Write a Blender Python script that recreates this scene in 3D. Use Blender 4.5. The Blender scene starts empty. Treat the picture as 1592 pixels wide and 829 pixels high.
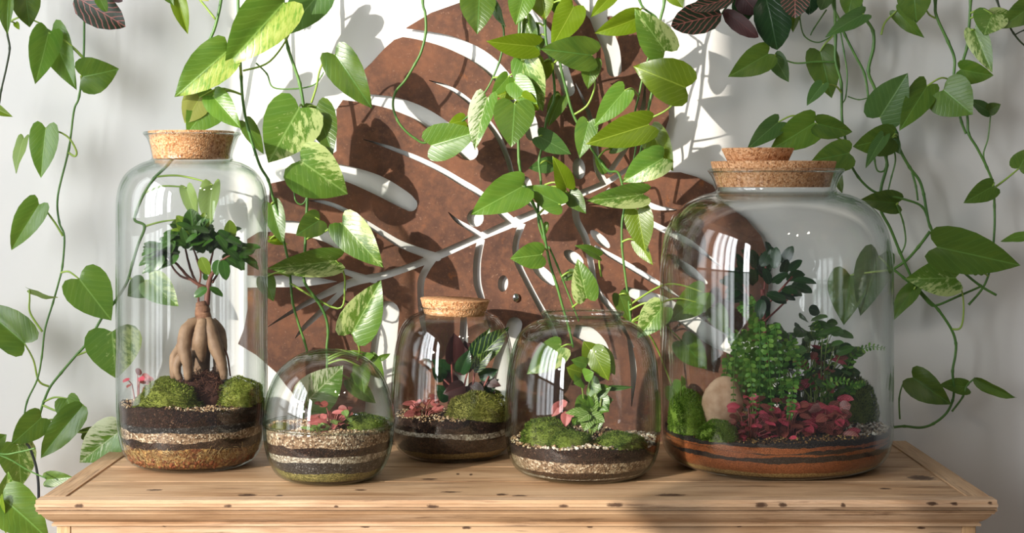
import bpy, bmesh, math, random
from mathutils import Vector, Matrix, noise
from mathutils.geometry import delaunay_2d_cdt

random.seed(7)
SC = bpy.context.scene
COL = SC.collection
F_PX, CAM_Y, CAM_Z, HORIZON = 2497.0, -2.0, 1.248, 282.0
TOP_Z = 0.85            # cabinet top
WALL_Y = 0.468

# ------------------------------------------------------------------ camera, light, exposure
cam_d = bpy.data.cameras.new('camera')
cam_d.sensor_width = 36.0
cam_d.sensor_fit = 'HORIZONTAL'
cam_d.lens = F_PX / 1592 * 36.0
cam_d.shift_y = (HORIZON - 414.5) / 1592
cam_d.clip_start = 0.05
cam = bpy.data.objects.new('camera', cam_d)
cam.location = (0, CAM_Y, CAM_Z)
cam.rotation_euler = (math.pi / 2, 0, 0)
COL.objects.link(cam)
SC.camera = cam

w = bpy.data.worlds.new('world')
w.use_nodes = True
w.node_tree.nodes['Background'].inputs[0].default_value = (0.92, 0.95, 1.0, 1)
w.node_tree.nodes['Background'].inputs[1].default_value = 0.13
SC.world = w

SUN_AZ, SUN_EL = math.radians(40), math.radians(14)
sd = bpy.data.lights.new('sun', 'SUN')
sd.energy = 5.6
sd.angle = math.radians(0.6)
sd.color = (1.0, 0.93, 0.82)
so = bpy.data.objects.new('sun', sd)
sun_dir = Vector((math.sin(SUN_AZ) * math.cos(SUN_EL), math.cos(SUN_AZ) * math.cos(SUN_EL), -math.sin(SUN_EL)))
so.rotation_euler = sun_dir.to_track_quat('-Z', 'Y').to_euler()
so.location = (-2.5, -3, 3)
COL.objects.link(so)

WALL_X = -1.6
WIN_Z0, WIN_ZM, WIN_Z1 = 0.75, 1.16, 2.35
# openings of the window wall: (y0, y1, backed by an added unseen sheet that blocks direct sun)
WINDOWS = [(-0.12, 0.24, True), (-0.86, -0.36, True), (-2.64, -0.93, False)]  # first opening is added to brighten the wall at left
# daylight coming through the panes: (y0, y1, bright upper sky, dimmer lower view)
PANES = [(-0.10, 0.22, 4.0, 2.5), (-0.85, -0.64, 12.0, 3.5), (-0.57, -0.37, 12.0, 3.5), (-1.44, -1.22, 17.0, 5.0), (-1.15, -0.95, 17.0, 5.0), (-2.60, -2.38, 24.0, 6.0), (-2.31, -2.1, 24.0, 6.0)]  # first entry is the light of the added opening
for y0, y1, up, dn in PANES:
    for za, zb, rad in ((WIN_ZM + 0.02, WIN_Z1 - 0.04, up), (WIN_Z0 + 0.04, WIN_ZM - 0.02, dn)):
        ld = bpy.data.lights.new('window_light', 'AREA')
        ld.shape = 'RECTANGLE'
        ld.size = y1 - y0
        ld.size_y = zb - za
        ld.energy = rad * math.pi * ld.size * ld.size_y
        ld.color = (0.93, 0.97, 1.0)
        lo = bpy.data.objects.new('window_light', ld)
        lo.location = (WALL_X + 0.01, (y0 + y1) / 2, (za + zb) / 2)
        lo.rotation_euler = (math.pi / 2, 0, -math.pi / 2)
        COL.objects.link(lo)

# small warm ceiling lamps of the room behind the camera
for x, y in ((0.55, -1.9), (0.95, -2.1), (1.35, -1.7)):
    ld = bpy.data.lights.new('ceiling_lamp', 'POINT')
    ld.energy = 7.0
    ld.shadow_soft_size = 0.035
    ld.color = (1.0, 0.86, 0.7)
    lo = bpy.data.objects.new('ceiling_lamp', ld)
    lo.location = (x, y, 2.6)
    COL.objects.link(lo)

SC.view_settings.view_transform = 'Standard'
SC.view_settings.look = 'None'
SC.view_settings.gamma = 1.0
SC.view_settings.use_curve_mapping = False
SC.view_settings.exposure = 0.0
SC.cycles.transparent_max_bounces = 48
SC.cycles.max_bounces = 10
SC.cycles.sample_clamp_indirect = 4.0


# ------------------------------------------------------------------ helpers
def P(px, py, Y):
    """a point of the photograph at depth Y"""
    d = Y - CAM_Y
    return Vector(((px - 796) * d / F_PX, Y, CAM_Z - (py - HORIZON) * d / F_PX))


def S(px, Y):
    return px * (Y - CAM_Y) / F_PX


def lin(h):
    h = h.lstrip('#')
    o = []
    for i in (0, 2, 4):
        c = int(h[i:i + 2], 16) / 255
        o.append(c / 12.92 if c <= 0.04045 else ((c + 0.055) / 1.055) ** 2.4)
    return (*o, 1.0)


def link_mesh(name, me, parent=None, m=None):
    if m is not None and not me.materials:
        me.materials.append(m)
    o = bpy.data.objects.new(name, me)
    COL.objects.link(o)
    if parent is not None:
        o.parent = parent
    return o


def from_bm(name, bm, m, parent=None, smooth=True):
    me = bpy.data.meshes.new(name)
    bm.to_mesh(me)
    bm.free()
    if smooth:
        me.polygons.foreach_set('use_smooth', [True] * len(me.polygons))
    return link_mesh(name, me, parent, m)


def from_py(name, vs, fs, m, parent=None, smooth=True):
    me = bpy.data.meshes.new(name)
    me.from_pydata([tuple(v) for v in vs], [], fs)
    me.update()
    if smooth:
        me.polygons.foreach_set('use_smooth', [True] * len(me.polygons))
    return link_mesh(name, me, parent, m)


def thing(name, label, cat, loc=(0, 0, 0), group=None):
    o = bpy.data.objects.new(name, None)
    o.empty_display_size = 0.02
    o.location = loc
    COL.objects.link(o)
    o['label'] = label
    o['category'] = cat
    if group:
        o['group'] = group
    return o


def tag(o, label, cat, group=None):
    o['label'] = label
    o['category'] = cat
    if group:
        o['group'] = group
    return o


def keep(o, parent):
    """parent an object that was built in world coordinates"""
    o.parent = parent
    o.matrix_parent_inverse = Matrix.Translation(parent.location).inverted()
    return o


def catmull(pts, n=6):
    pts = [Vector(p) for p in pts]
    if len(pts) < 3:
        return pts
    out = []
    for i in range(len(pts) - 1):
        p0 = pts[max(i - 1, 0)]
        p1, p2 = pts[i], pts[i + 1]
        p3 = pts[min(i + 2, len(pts) - 1)]
        for k in range(n):
            t = k / n
            out.append(0.5 * ((2 * p1) + (p2 - p0) * t + (2 * p0 - 5 * p1 + 4 * p2 - p3) * t * t + (3 * p1 - p0 - 3 * p2 + p3) * t ** 3))
    out.append(pts[-1])
    return out


def tube_into(vs, fs, pts, radii, seg=7, cap=True):
    pts = [Vector(p) for p in pts]
    n = len(pts)
    if not hasattr(radii, '__len__'):
        radii = [radii] * n
    elif len(radii) != n:
        m = len(radii) - 1
        radii = [radii[min(int(i / (n - 1) * m), m - 1)] * (1 - (i / (n - 1) * m - min(int(i / (n - 1) * m), m - 1))) +
                 radii[min(int(i / (n - 1) * m), m - 1) + 1] * (i / (n - 1) * m - min(int(i / (n - 1) * m), m - 1)) for i in range(n)]
    b = len(vs)
    up = Vector((0.13, -1, 0.21)).normalized()
    for i, p in enumerate(pts):
        t = (pts[min(i + 1, n - 1)] - pts[max(i - 1, 0)])
        t = t.normalized() if t.length > 1e-9 else Vector((0, 0, 1))
        s = t.cross(up)
        if s.length < 1e-3:
            s = t.cross(Vector((1, 0, 0)))
        s.normalize()
        u = s.cross(t)
        for k in range(seg):
            a = 2 * math.pi * k / seg
            vs.append(p + (s * math.cos(a) + u * math.sin(a)) * radii[i])
    for i in range(n - 1):
        for k in range(seg):
            k2 = (k + 1) % seg
            fs.append((b + i * seg + k, b + i * seg + k2, b + (i + 1) * seg + k2, b + (i + 1) * seg + k))
    if cap:
        fs.append(tuple(b + k for k in range(seg))[::-1])
        fs.append(tuple(b + (n - 1) * seg + k for k in range(seg)))


def tube(name, pts, radii, m, parent=None, seg=7):
    vs, fs = [], []
    tube_into(vs, fs, pts, radii, seg)
    return from_py(name, vs, fs, m, parent)


def lathe(name, prof, m, parent=None, seg=96, loc=(0, 0, 0)):
    vs, fs, rings = [], [], []
    for r, z in prof:
        if r < 1e-5:
            rings.append([len(vs)])
            vs.append((loc[0], loc[1], loc[2] + z))
        else:
            rings.append(list(range(len(vs), len(vs) + seg)))
            for k in range(seg):
                a = 2 * math.pi * k / seg
                vs.append((loc[0] + r * math.cos(a), loc[1] + r * math.sin(a), loc[2] + z))
    for a, b in zip(rings, rings[1:]):
        for k in range(seg):
            k2 = (k + 1) % seg
            if len(a) == 1 and len(b) == 1:
                continue
            if len(a) == 1:
                fs.append((a[0], b[k2], b[k]))
            elif len(b) == 1:
                fs.append((a[k], a[k2], b[0]))
            else:
                fs.append((a[k], a[k2], b[k2], b[k]))
    return from_py(name, vs, fs, m, parent)


def box_bm(bm, x0, x1, y0, y1, z0, z1):
    r = bmesh.ops.create_cube(bm, size=1)
    for v in r['verts']:
        v.co = Vector(((x0 + x1) / 2 + v.co.x * (x1 - x0), (y0 + y1) / 2 + v.co.y * (y1 - y0), (z0 + z1) / 2 + v.co.z * (z1 - z0)))
    return r['verts']


# ------------------------------------------------------------------ materials
class NT:
    def __init__(s, name):
        s.m = bpy.data.materials.new(name)
        s.m.use_nodes = True
        s.t = s.m.node_tree
        s.t.nodes.clear()
        s.out = s.t.nodes.new('ShaderNodeOutputMaterial')

    def n(s, typ, ins=None, **props):
        nd = s.t.nodes.new('ShaderNode' + typ)
        for k, v in props.items():
            setattr(nd, k, v)
        for k, v in (ins or {}).items():
            s.set(nd, k, v)
        return nd

    def set(s, nd, k, v):
        sock = nd.inputs[k]
        if isinstance(v, bpy.types.NodeSocket):
            s.t.links.new(v, sock)
        elif isinstance(v, bpy.types.Node):
            s.t.links.new(v.outputs[0], sock)
        else:
            sock.default_value = v

    def math(s, op, a, b=0.0, c=None):
        nd = s.t.nodes.new('ShaderNodeMath')
        nd.operation = op
        s.set(nd, 0, a)
        s.set(nd, 1, b)
        if c is not None:
            s.set(nd, 2, c)
        return nd.outputs[0]

    def ramp(s, fac, stops, interp='LINEAR'):
        nd = s.t.nodes.new('ShaderNodeValToRGB')
        nd.color_ramp.interpolation = interp
        e = nd.color_ramp.elements
        while len(e) < len(stops):
            e.new(0.5)
        for el, (p, c) in zip(e, stops):
            el.position = p
            el.color = lin(c) if isinstance(c, str) else c
        s.set(nd, 0, fac)
        return nd.outputs[0]

    def mix(s, fac, a, b, mode='MIX'):
        nd = s.t.nodes.new('ShaderNodeMix')
        nd.data_type = 'RGBA'
        nd.blend_type = mode
        s.set(nd, 0, fac)
        s.set(nd, 6, lin(a) if isinstance(a, str) else a)
        s.set(nd, 7, lin(b) if isinstance(b, str) else b)
        return nd.outputs[2]

    def bump(s, h, strength=0.3, dist=0.002):
        return s.n('Bump', {'Height': h, 'Strength': strength, 'Distance': dist}).outputs[0]

    def coords(s, which='Object', scale=None, rot=None):
        c = s.n('TexCoord').outputs[which]
        if scale is None and rot is None:
            return c
        mp = s.n('Mapping', {'Vector': c})
        if scale:
            mp.inputs['Scale'].default_value = scale
        if rot:
            mp.inputs['Rotation'].default_value = rot
        return mp.outputs[0]

    def noise(s, vec, scale, detail=4, rough=0.55, out=0):
        return s.n('TexNoise', {'Vector': vec, 'Scale': scale, 'Detail': detail, 'Roughness': rough}).outputs[out]

    def bsdf(s, color, rough=0.6, normal=None, spec=0.5, **kw):
        b = s.n('BsdfPrincipled')
        s.set(b, 'Base Color', lin(color) if isinstance(color, str) else color)
        s.set(b, 'Roughness', rough)
        s.set(b, 'Specular IOR Level', spec)
        if normal is not None:
            s.set(b, 'Normal', normal)
        for k, v in kw.items():
            s.set(b, k, v)
        return b.outputs[0]

    def done(s, sh):
        s.t.links.new(sh, s.out.inputs[0])
        return s.m


def m_plain(name, col, rough=0.6, noise_scale=0, dark=None, bump=0.0, bscale=200, metallic=0.0, spec=0.5):
    t = NT(name)
    c = lin(col)
    v = t.coords('Object')
    if noise_scale:
        c = t.ramp(t.noise(v, noise_scale), [(0.3, dark or col), (0.7, col)])
    nm = t.bump(t.noise(v, bscale), bump) if bump else None
    return t.done(t.bsdf(c, rough, nm, spec, Metallic=metallic))


def m_wall():
    t = NT('wall_plaster')
    v = t.coords('Object')
    c = t.ramp(t.noise(v, 1.6, 5), [(0.3, '#dfdcd8'), (0.7, '#ebe9e6')])
    return t.done(t.bsdf(c, 0.75, t.bump(t.noise(v, 90, 4), 0.12, 0.001), 0.3))


def m_glass(name, tint='#b9c6c0'):
    t = NT(name)
    f = t.n('LayerWeight', {'Blend': 0.5}).outputs['Facing']
    p5 = t.math('POWER', f, 4.6)
    F = t.math('MULTIPLY_ADD', p5, 0.75, 0.038)
    edge = t.math('POWER', f, 3.2)
    col = t.mix(edge, (0.988, 0.992, 0.99, 1), tint)
    tr = t.n('BsdfTransparent', {'Color': col}).outputs[0]
    nb = t.bump(t.noise(t.coords('Object', (1, 1, 0.3)), 11, 1), 0.02, 0.01)
    gl = t.n('BsdfGlossy', {'Color': (1, 1, 1, 1), 'Roughness': 0.012, 'Normal': nb}).outputs[0]
    return t.done(t.n('MixShader', {0: F, 1: tr, 2: gl}).outputs[0])


def m_rust():
    t = NT('rusted_steel')
    v = t.coords('Object')
    n1 = t.noise(v, 9, 8, 0.65)
    n2 = t.noise(v, 55, 6, 0.7)
    n3 = t.noise(v, 3.2, 4, 0.6)
    c = t.ramp(n1, [(0.30, '#432c23'), (0.5, '#604031'), (0.68, '#774c36')])
    c = t.mix(t.ramp(n2, [(0.45, (0, 0, 0, 1)), (0.75, (0.8, 0.8, 0.8, 1))]), c, '#85573d')
    spots = t.ramp(t.noise(v, 14, 10, 0.75), [(0.62, (0, 0, 0, 1)), (0.74, (0.9, 0.9, 0.9, 1))])
    c = t.mix(spots, c, '#a8622c')
    c = t.mix(t.ramp(n3, [(0.35, (0.5, 0.5, 0.5, 1)), (0.55, (0, 0, 0, 1))]), c, '#4a2f2a')
    speck = t.ramp(t.noise(v, 260, 2, 0.5), [(0.66, (0, 0, 0, 1)), (0.74, (0.55, 0.55, 0.55, 1))])
    c = t.mix(speck, c, '#8f6c58')
    return t.done(t.bsdf(c, 0.72, t.bump(n2, 0.35, 0.002), 0.35))


def m_wood(name, light='#c9a682', mid='#ae8761', dark='#76543a', axis='x', knots=(), plane='xy'):
    """old stripped pine: streaky grain, grey wear, dark cracks and a list of knots (place, height or depth, half sizes)"""
    t = NT(name)
    sc = {'x': (1.0, 14, 14), 'y': (14, 1.0, 14), 'z': (14, 14, 1.0)}[axis]
    long_ = lambda k, a=1.0: tuple(a if q == 1.0 else q * k for q in sc)
    vb = t.coords('Object')
    warp = t.n('VectorMath', {0: vb, 1: t.n('VectorMath', {0: t.n('TexNoise', {'Vector': vb, 'Scale': 4.0, 'Detail': 2}).outputs['Color'], 1: (0.016, 0.016, 0.016)}, operation='MULTIPLY').outputs[0]}, operation='ADD').outputs[0]

    def stretched(k, a=1.0):
        return t.n('VectorMath', {0: warp, 1: long_(k, a)}, operation='MULTIPLY').outputs[0]
    wv = t.noise(stretched(1.0), 3.2, 8, 0.62)
    fine = t.noise(stretched(4, 2.0), 6, 7, 0.7)
    c = t.ramp(wv, [(0.28, dark), (0.40, mid), (0.56, light), (0.8, mid)])
    c = t.mix(t.ramp(fine, [(0.36, (0.6, 0.6, 0.6, 1)), (0.56, (0, 0, 0, 1))]), c, dark)
    tone = t.noise(t.n('VectorMath', {0: vb, 1: long_(0.25, 1.0)}, operation='MULTIPLY').outputs[0], 3.0, 4)
    c = t.mix(t.ramp(tone, [(0.40, (0, 0, 0, 1)), (0.65, (0.75, 0.75, 0.75, 1))]), c, '#c6a582')
    tone2 = t.noise(t.n('VectorMath', {0: vb, 1: long_(0.2, 0.8)}, operation='MULTIPLY').outputs[0], 4.6, 4)
    c = t.mix(t.ramp(tone2, [(0.48, (0, 0, 0, 1)), (0.68, (0.6, 0.6, 0.6, 1))]), c, '#8f6a48')
    cr = t.noise(stretched(2.6, 1.6), 2.6, 10, 0.72)
    crm = t.ramp(cr, [(0.57, (0, 0, 0, 1)), (0.66, (0.8, 0.8, 0.8, 1))])
    c = t.mix(crm, c, '#4e301c')
    if knots:
        sx = t.n('SeparateXYZ', {0: vb})
        px_, pv_ = sx.outputs[0], sx.outputs[1 if plane == 'xy' else 2]
        wob_ = t.math('MULTIPLY', t.math('SUBTRACT', t.noise(vb, 160, 4, 0.7), 0.5), 1.7)
        best = None
        for kx, kv, rx, rv in knots:
            dx = t.math('MULTIPLY', t.math('SUBTRACT', px_, kx), 1 / rx)
            dv = t.math('MULTIPLY', t.math('SUBTRACT', pv_, kv), 1 / rv)
            d = t.math('SQRT', t.math('ADD', t.math('MULTIPLY', dx, dx), t.math('MULTIPLY', dv, dv)))
            best = d if best is None else t.math('MINIMUM', best, d)
        best = t.math('ADD', best, wob_)
        c = t.mix(t.ramp(best, [(0.55, (0.92, 0.92, 0.92, 1)), (1.0, (0.45, 0.45, 0.45, 1)), (1.5, (0, 0, 0, 1))]), c, '#3f2516')
    h = t.math('SUBTRACT', fine, t.math('MULTIPLY', crm, 0.8))
    return t.done(t.bsdf(c, 0.52, t.bump(h, 0.3, 0.0015), 0.4))


def top_knot(px, py, w, h):
    d = F_PX * (CAM_Z - TOP_Z) / (py - HORIZON)
    return ((px - 796) * d / F_PX, d + CAM_Y, w * d / F_PX, h * d / F_PX * d / (CAM_Z - TOP_Z))


def front_knot(px, py, w, h):
    return ((px - 796) * 2.0 / F_PX, CAM_Z - (py - HORIZON) * 2.0 / F_PX, w * 2.0 / F_PX, h * 2.0 / F_PX)


TOP_KNOTS = [top_knot(*q) for q in [(385, 770, 15, 2.5), (434, 771, 6, 1.6), (712, 737, 3, 1.5), (732, 738, 3, 1.5), (1043, 770, 24, 2.4), (808, 771, 12, 1.6), (1432, 743, 22, 4), (1376, 760, 10, 1.2), (1418, 707, 13, 3),
                                    (1500, 768, 8, 2), (1160, 738, 10, 1.5), (668, 745, 14, 1.3), (780, 769, 10, 1.6), (700, 765, 16, 1.2), (240, 762, 12, 1.4), (560, 762, 10, 1.2)]]
FRONT_KNOTS = [front_knot(*q) for q in [(123, 787, 8, 3), (523, 788, 4, 2.2), (672, 788, 10, 3.2), (876, 787, 8, 2.4), (956, 786, 14, 2.6), (1183, 786, 11, 3.4), (1218, 786, 7, 2.6), (1311, 786, 4, 3), (1450, 784, 9, 2.4),
                                        (1484, 784, 5, 2.4), (1541, 783, 4, 2), (355, 787, 6, 2.4), (250, 824, 4, 2), (565, 825, 8, 2), (725, 827, 8, 2), (918, 825, 5, 2), (1152, 824, 6, 2), (1440, 827, 7, 2)]]


def m_cork():
    t = NT('cork')
    v = t.coords('Object')
    vo = t.n('TexVoronoi', {'Vector': v, 'Scale': 420.0})
    r = t.n('SeparateColor', {0: vo.outputs['Color']}).outputs[0]
    c = t.ramp(r, [(0.0, '#94623e'), (0.12, '#bb8558'), (0.5, '#cf9a6e'), (1.0, '#e2b48a')])
    sp = t.ramp(t.noise(v, 210, 3, 0.6), [(0.34, (0.8, 0.8, 0.8, 1)), (0.44, (0, 0, 0, 1))])
    c = t.mix(sp, c, '#7a4526')
    return t.done(t.bsdf(c, 0.85, t.bump(vo.outputs['Distance'], 0.5, 0.002), 0.2))


def m_grain(name, stops, scale=500, rough=0.9, mixnoise=None, bump=0.6):
    """packed soil, sand or gravel seen through the glass"""
    t = NT(name)
    v = t.coords('Object')
    vo = t.n('TexVoronoi', {'Vector': v, 'Scale': scale})
    r = t.n('SeparateColor', {0: vo.outputs['Color']}).outputs[0]
    c = t.ramp(r, stops)
    if mixnoise:
        c = t.mix(t.ramp(t.noise(v, mixnoise[0], 6, 0.7), [(mixnoise[2], (0, 0, 0, 1)), (mixnoise[2] + 0.14, (1, 1, 1, 1))]), c, mixnoise[1])
    return t.done(t.bsdf(c, rough, t.bump(vo.outputs['Distance'], bump, 0.003), 0.25))


def m_island(name, stops, rough=0.85, trans=0.0, spec=0.3):
    t = NT(name)
    r = t.n('NewGeometry').outputs['Random Per Island']
    c = t.ramp(r, stops)
    sh = t.bsdf(c, rough, None, spec)
    if trans:
        tl = t.n('BsdfTranslucent', {'Color': c}).outputs[0]
        sh = t.n('MixShader', {0: trans, 1: sh, 2: tl}).outputs[0]
    return t.done(sh)


def m_leaf(name, base, vein=None, rough=0.32, trans=0.28, var=None, var_amt=0.5, var_k=(3.4, 2.6), half=0, jitter=0.25, tint='#b9d24a', veins=9.0, vein_amt=0.13):
    """pothos-like leaf: midrib, side veins, optional cream variegation (var) or one cream half"""
    t = NT(name)
    uv = t.n('TexCoord').outputs['UV']
    sx = t.n('SeparateXYZ', {0: uv})
    u = t.math('SUBTRACT', sx.outputs[0], 0.5)
    au = t.math('ABSOLUTE', u)
    vv = sx.outputs[1]
    rnd = t.n('ObjectInfo').outputs['Random']
    sv = t.math('SUBTRACT', vv, t.math('MULTIPLY', au, 0.75))
    svw = t.math('ADD', t.math('MULTIPLY', sv, veins), t.math('MULTIPLY', t.noise(uv, 3.5, 3), 1.1))
    fr = t.math('ABSOLUTE', t.math('SUBTRACT', t.math('FRACT', svw), 0.5))
    side = t.ramp(fr, [(0.0, (1, 1, 1, 1)), (0.16, (0, 0, 0, 1))])
    midrib = t.ramp(au, [(0.006, (1, 1, 1, 1)), (0.022, (0, 0, 0, 1))])
    b = tuple(x * 0.68 for x in lin(base)[:3]) + (1,)
    tint = tuple(x * 0.70 for x in lin(tint)[:3]) + (1,)
    c = t.ramp(rnd, [(0.0, tuple(x * (1 - jitter) for x in b[:3]) + (1,)), (1.0, tuple(min(1, x * (1 + jitter)) for x in b[:3]) + (1,))])
    soft = t.noise(t.n('CombineXYZ', {0: t.math('MULTIPLY', sv, 3.0), 1: au, 2: t.math('MULTIPLY', rnd, 40.0)}), 2.0, 3)
    c = t.mix(t.math('MULTIPLY', soft, 0.35), c, tint, 'MIX')
    if var:
        cv = t.n('CombineXYZ', {0: t.math('MULTIPLY', sv, var_k[0]), 1: t.math('MULTIPLY', u, var_k[1]), 2: t.math('MULTIPLY', rnd, 57.0)})
        nz = t.math('ADD', t.noise(cv, 3.0, 8, 0.72), t.math('MULTIPLY', t.math('MULTIPLY', u, t.math('SIGN', t.math('SUBTRACT', t.math('FRACT', t.math('MULTIPLY', rnd, 13.7)), 0.5))), 0.35))
        lo_ = 0.66 - 0.3 * var_amt
        mk = t.ramp(nz, [(lo_, (0, 0, 0, 1)), (lo_ + 0.09, (1, 1, 1, 1))])
        c = t.mix(t.math('MULTIPLY', mk, 0.85), c, var)
    if half:
        cv = t.n('CombineXYZ', {0: t.math('MULTIPLY', sv, 4.0), 1: t.math('MULTIPLY', u, 2.0), 2: t.math('MULTIPLY', rnd, 31.0)})
        nz = t.noise(cv, 4.0, 5, 0.7)
        side_m = t.ramp(t.math('ADD', t.math('MULTIPLY', u, half), t.math('MULTIPLY', t.math('SUBTRACT', nz, 0.5), 0.5)), [(0.0, (0, 0, 0, 1)), (0.08, (1, 1, 1, 1))])
        c = t.mix(side_m, c, t.ramp(nz, [(0.36, '#b9c46c'), (0.5, '#a3b452'), (0.62, '#6f9a34')]))
    if vein:
        c = t.mix(t.math('MULTIPLY', side, vein_amt), c, vein)
        c = t.mix(t.math('MULTIPLY', midrib, 0.6), c, vein)
    h = t.math('ADD', t.math('MULTIPLY', side, -0.5), t.math('MULTIPLY', midrib, -1.2))
    nm = t.bump(h, 0.18, 0.0012)
    sh = t.bsdf(c, rough, nm, 0.5)
    tc = t.mix(0.3, c, tint, 'MIX')
    tl = t.n('BsdfTranslucent', {'Color': tc}).outputs[0]
    return t.done(t.n('MixShader', {0: trans, 1: sh, 2: tl}).outputs[0])


def m_moss(name, a, b, c):
    return m_island(name, [(0.0, a), (0.5, b), (1.0, c)], 0.8, 0.3)


M = {}
M['wall'] = m_wall()
M['trim'] = m_plain('painted_frame', '#e9e7e2', 0.5)
M['floor'] = m_plain('floor_boards', '#8d7a66', 0.6, 6, '#6f5d4b')
M['sun_blocker'] = m_plain('sun_blocker_cloth', '#e8e6e0', 0.9)  # cloth of the added sheets that stop the sun
_t = NT('sun_dimmer_cloth')
M['sun_dimmer'] = _t.done(_t.n('MixShader', {0: 0.5, 1: _t.n('BsdfTransparent').outputs[0], 2: _t.n('BsdfTranslucent').outputs[0]}).outputs[0])  # cloth of the added sheet that passes part of the sun
M['glass'] = m_glass('clear_glass')
M['glass_green'] = m_glass('greenish_glass', '#9dbcab')
M['rust'] = m_rust()
M['wood'] = m_wood('pine_top', knots=TOP_KNOTS)
M['wood_front'] = m_wood('pine_front', '#d3b293', '#bb9673', '#8c6a4d', knots=FRONT_KNOTS, plane='xz')
M['wood_side'] = m_wood('pine_side', axis='y')
M['wood_post'] = m_wood('pine_post', '#dab588', '#caa074', '#a27c52', axis='z')
M['cork'] = m_cork()
M['chrome'] = m_plain('polished_metal', '#d8d8d8', 0.08, metallic=1.0)
M['cord'] = m_plain('black_rubber', '#16161a', 0.45)
M['soil'] = m_grain('dark_soil', [(0.0, '#150e0b'), (0.6, '#2b1b15'), (0.95, '#3d281f'), (1.0, '#6d5444')], 600)
M['brown_soil'] = m_grain('brown_soil', [(0.0, '#22150e'), (0.6, '#3b2619'), (1.0, '#543a28')], 600)
M['charcoal'] = m_grain('charcoal', [(0.0, '#1a1817'), (0.7, '#33302f'), (0.92, '#4d4a49'), (1.0, '#8d8a86')], 700)
M['gravel'] = m_grain('fine_gravel', [(0.0, '#453528'), (0.3, '#765c46'), (0.7, '#9c8369'), (1.0, '#cfbfa8')], 420)
M['white_gravel'] = m_grain('pale_gravel', [(0.0, '#574d42'), (0.35, '#8a7d6c'), (1.0, '#cdc4b4')], 420)
M['sand'] = m_grain('yellow_sand', [(0.0, '#6d5531'), (0.5, '#9a7c48'), (1.0, '#c0a46a')], 900)
M['olive_sand'] = m_grain('mossy_sand', [(0.0, '#4d4a24'), (0.5, '#7d7640'), (1.0, '#b3a566')], 700)
M['orange_sand'] = m_grain('orange_sand', [(0.0, '#5a2e15'), (0.5, '#884a26'), (1.0, '#a86238')], 1400, bump=0.25)
M['black_sand'] = m_grain('black_sand', [(0.0, '#141110'), (0.7, '#2a2320'), (1.0, '#4c423b')], 1400, bump=0.25)
M['fibre'] = m_grain('sphagnum_fibre', [(0.0, '#4e3018'), (0.5, '#8a6236'), (1.0, '#b8965c')], 260, mixnoise=(60, '#5e2c16', 0.48))
M['clay'] = m_island('clay_pebbles', [(0, '#5e3320'), (0.5, '#85492c'), (1, '#a0643e')])
M['grains'] = m_island('gravel_grains', [(0, '#553b2a'), (0.3, '#8f6f52'), (0.7, '#b3946f'), (1, '#dccdb2')])
M['pale_grains'] = m_island('pale_grains', [(0, '#77695a'), (0.4, '#a99a86'), (1, '#e6dfd2')])
M['dark_grains'] = m_island('dark_grains', [(0, '#2a1c14'), (0.5, '#5d4128'), (0.85, '#8a683a'), (1, '#c9a868')])
M['straw'] = m_island('straw_fibres', [(0, '#6e5028'), (0.5, '#a58450'), (1, '#d0ba86')])
M['peat'] = m_island('peat_fibres', [(0, '#2c1812'), (0.5, '#4c2c20'), (1, '#77503a')])
M['bark'] = m_plain('ficus_bark', '#8f745a', 0.65, 45, '#6d543f', 0.5, 120)
M['rough_bark'] = m_plain('rough_bark', '#8c6448', 0.8, 60, '#59392a', 0.9, 160)
M['twig'] = m_plain('reddish_twig', '#7a4a3a', 0.6, 40, '#5b352b')
M['stone'] = m_plain('sandstone', '#d6b496', 0.75, 55, '#a98262', 0.6, 120)
M['moss_light'] = m_moss('yellow_green_moss', '#3d4d10', '#63741f', '#989f48')
M['moss_green'] = m_moss('bright_green_moss', '#3a5814', '#5c8224', '#8ca840')
M['moss_dark'] = m_moss('dark_green_moss', '#2a3d10', '#4b6320', '#80903c')
M['moss_olive'] = m_moss('olive_moss', '#454a18', '#77782e', '#a8a457')
M['stem'] = m_plain('vine_stem', '#5d8438', 0.45, 30, '#3f6a2a')
M['dark_stem'] = m_plain('old_vine_stem', '#35471f', 0.5, 30, '#273018')
M['petiole'] = m_plain('leaf_stalk', '#9db44e', 0.45, 30, '#7fa03e')
M['thin_stem'] = m_plain('plant_stem', '#6b7c34', 0.5)
M['red_stem'] = m_plain('red_plant_stem', '#84423a', 0.5)
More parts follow.
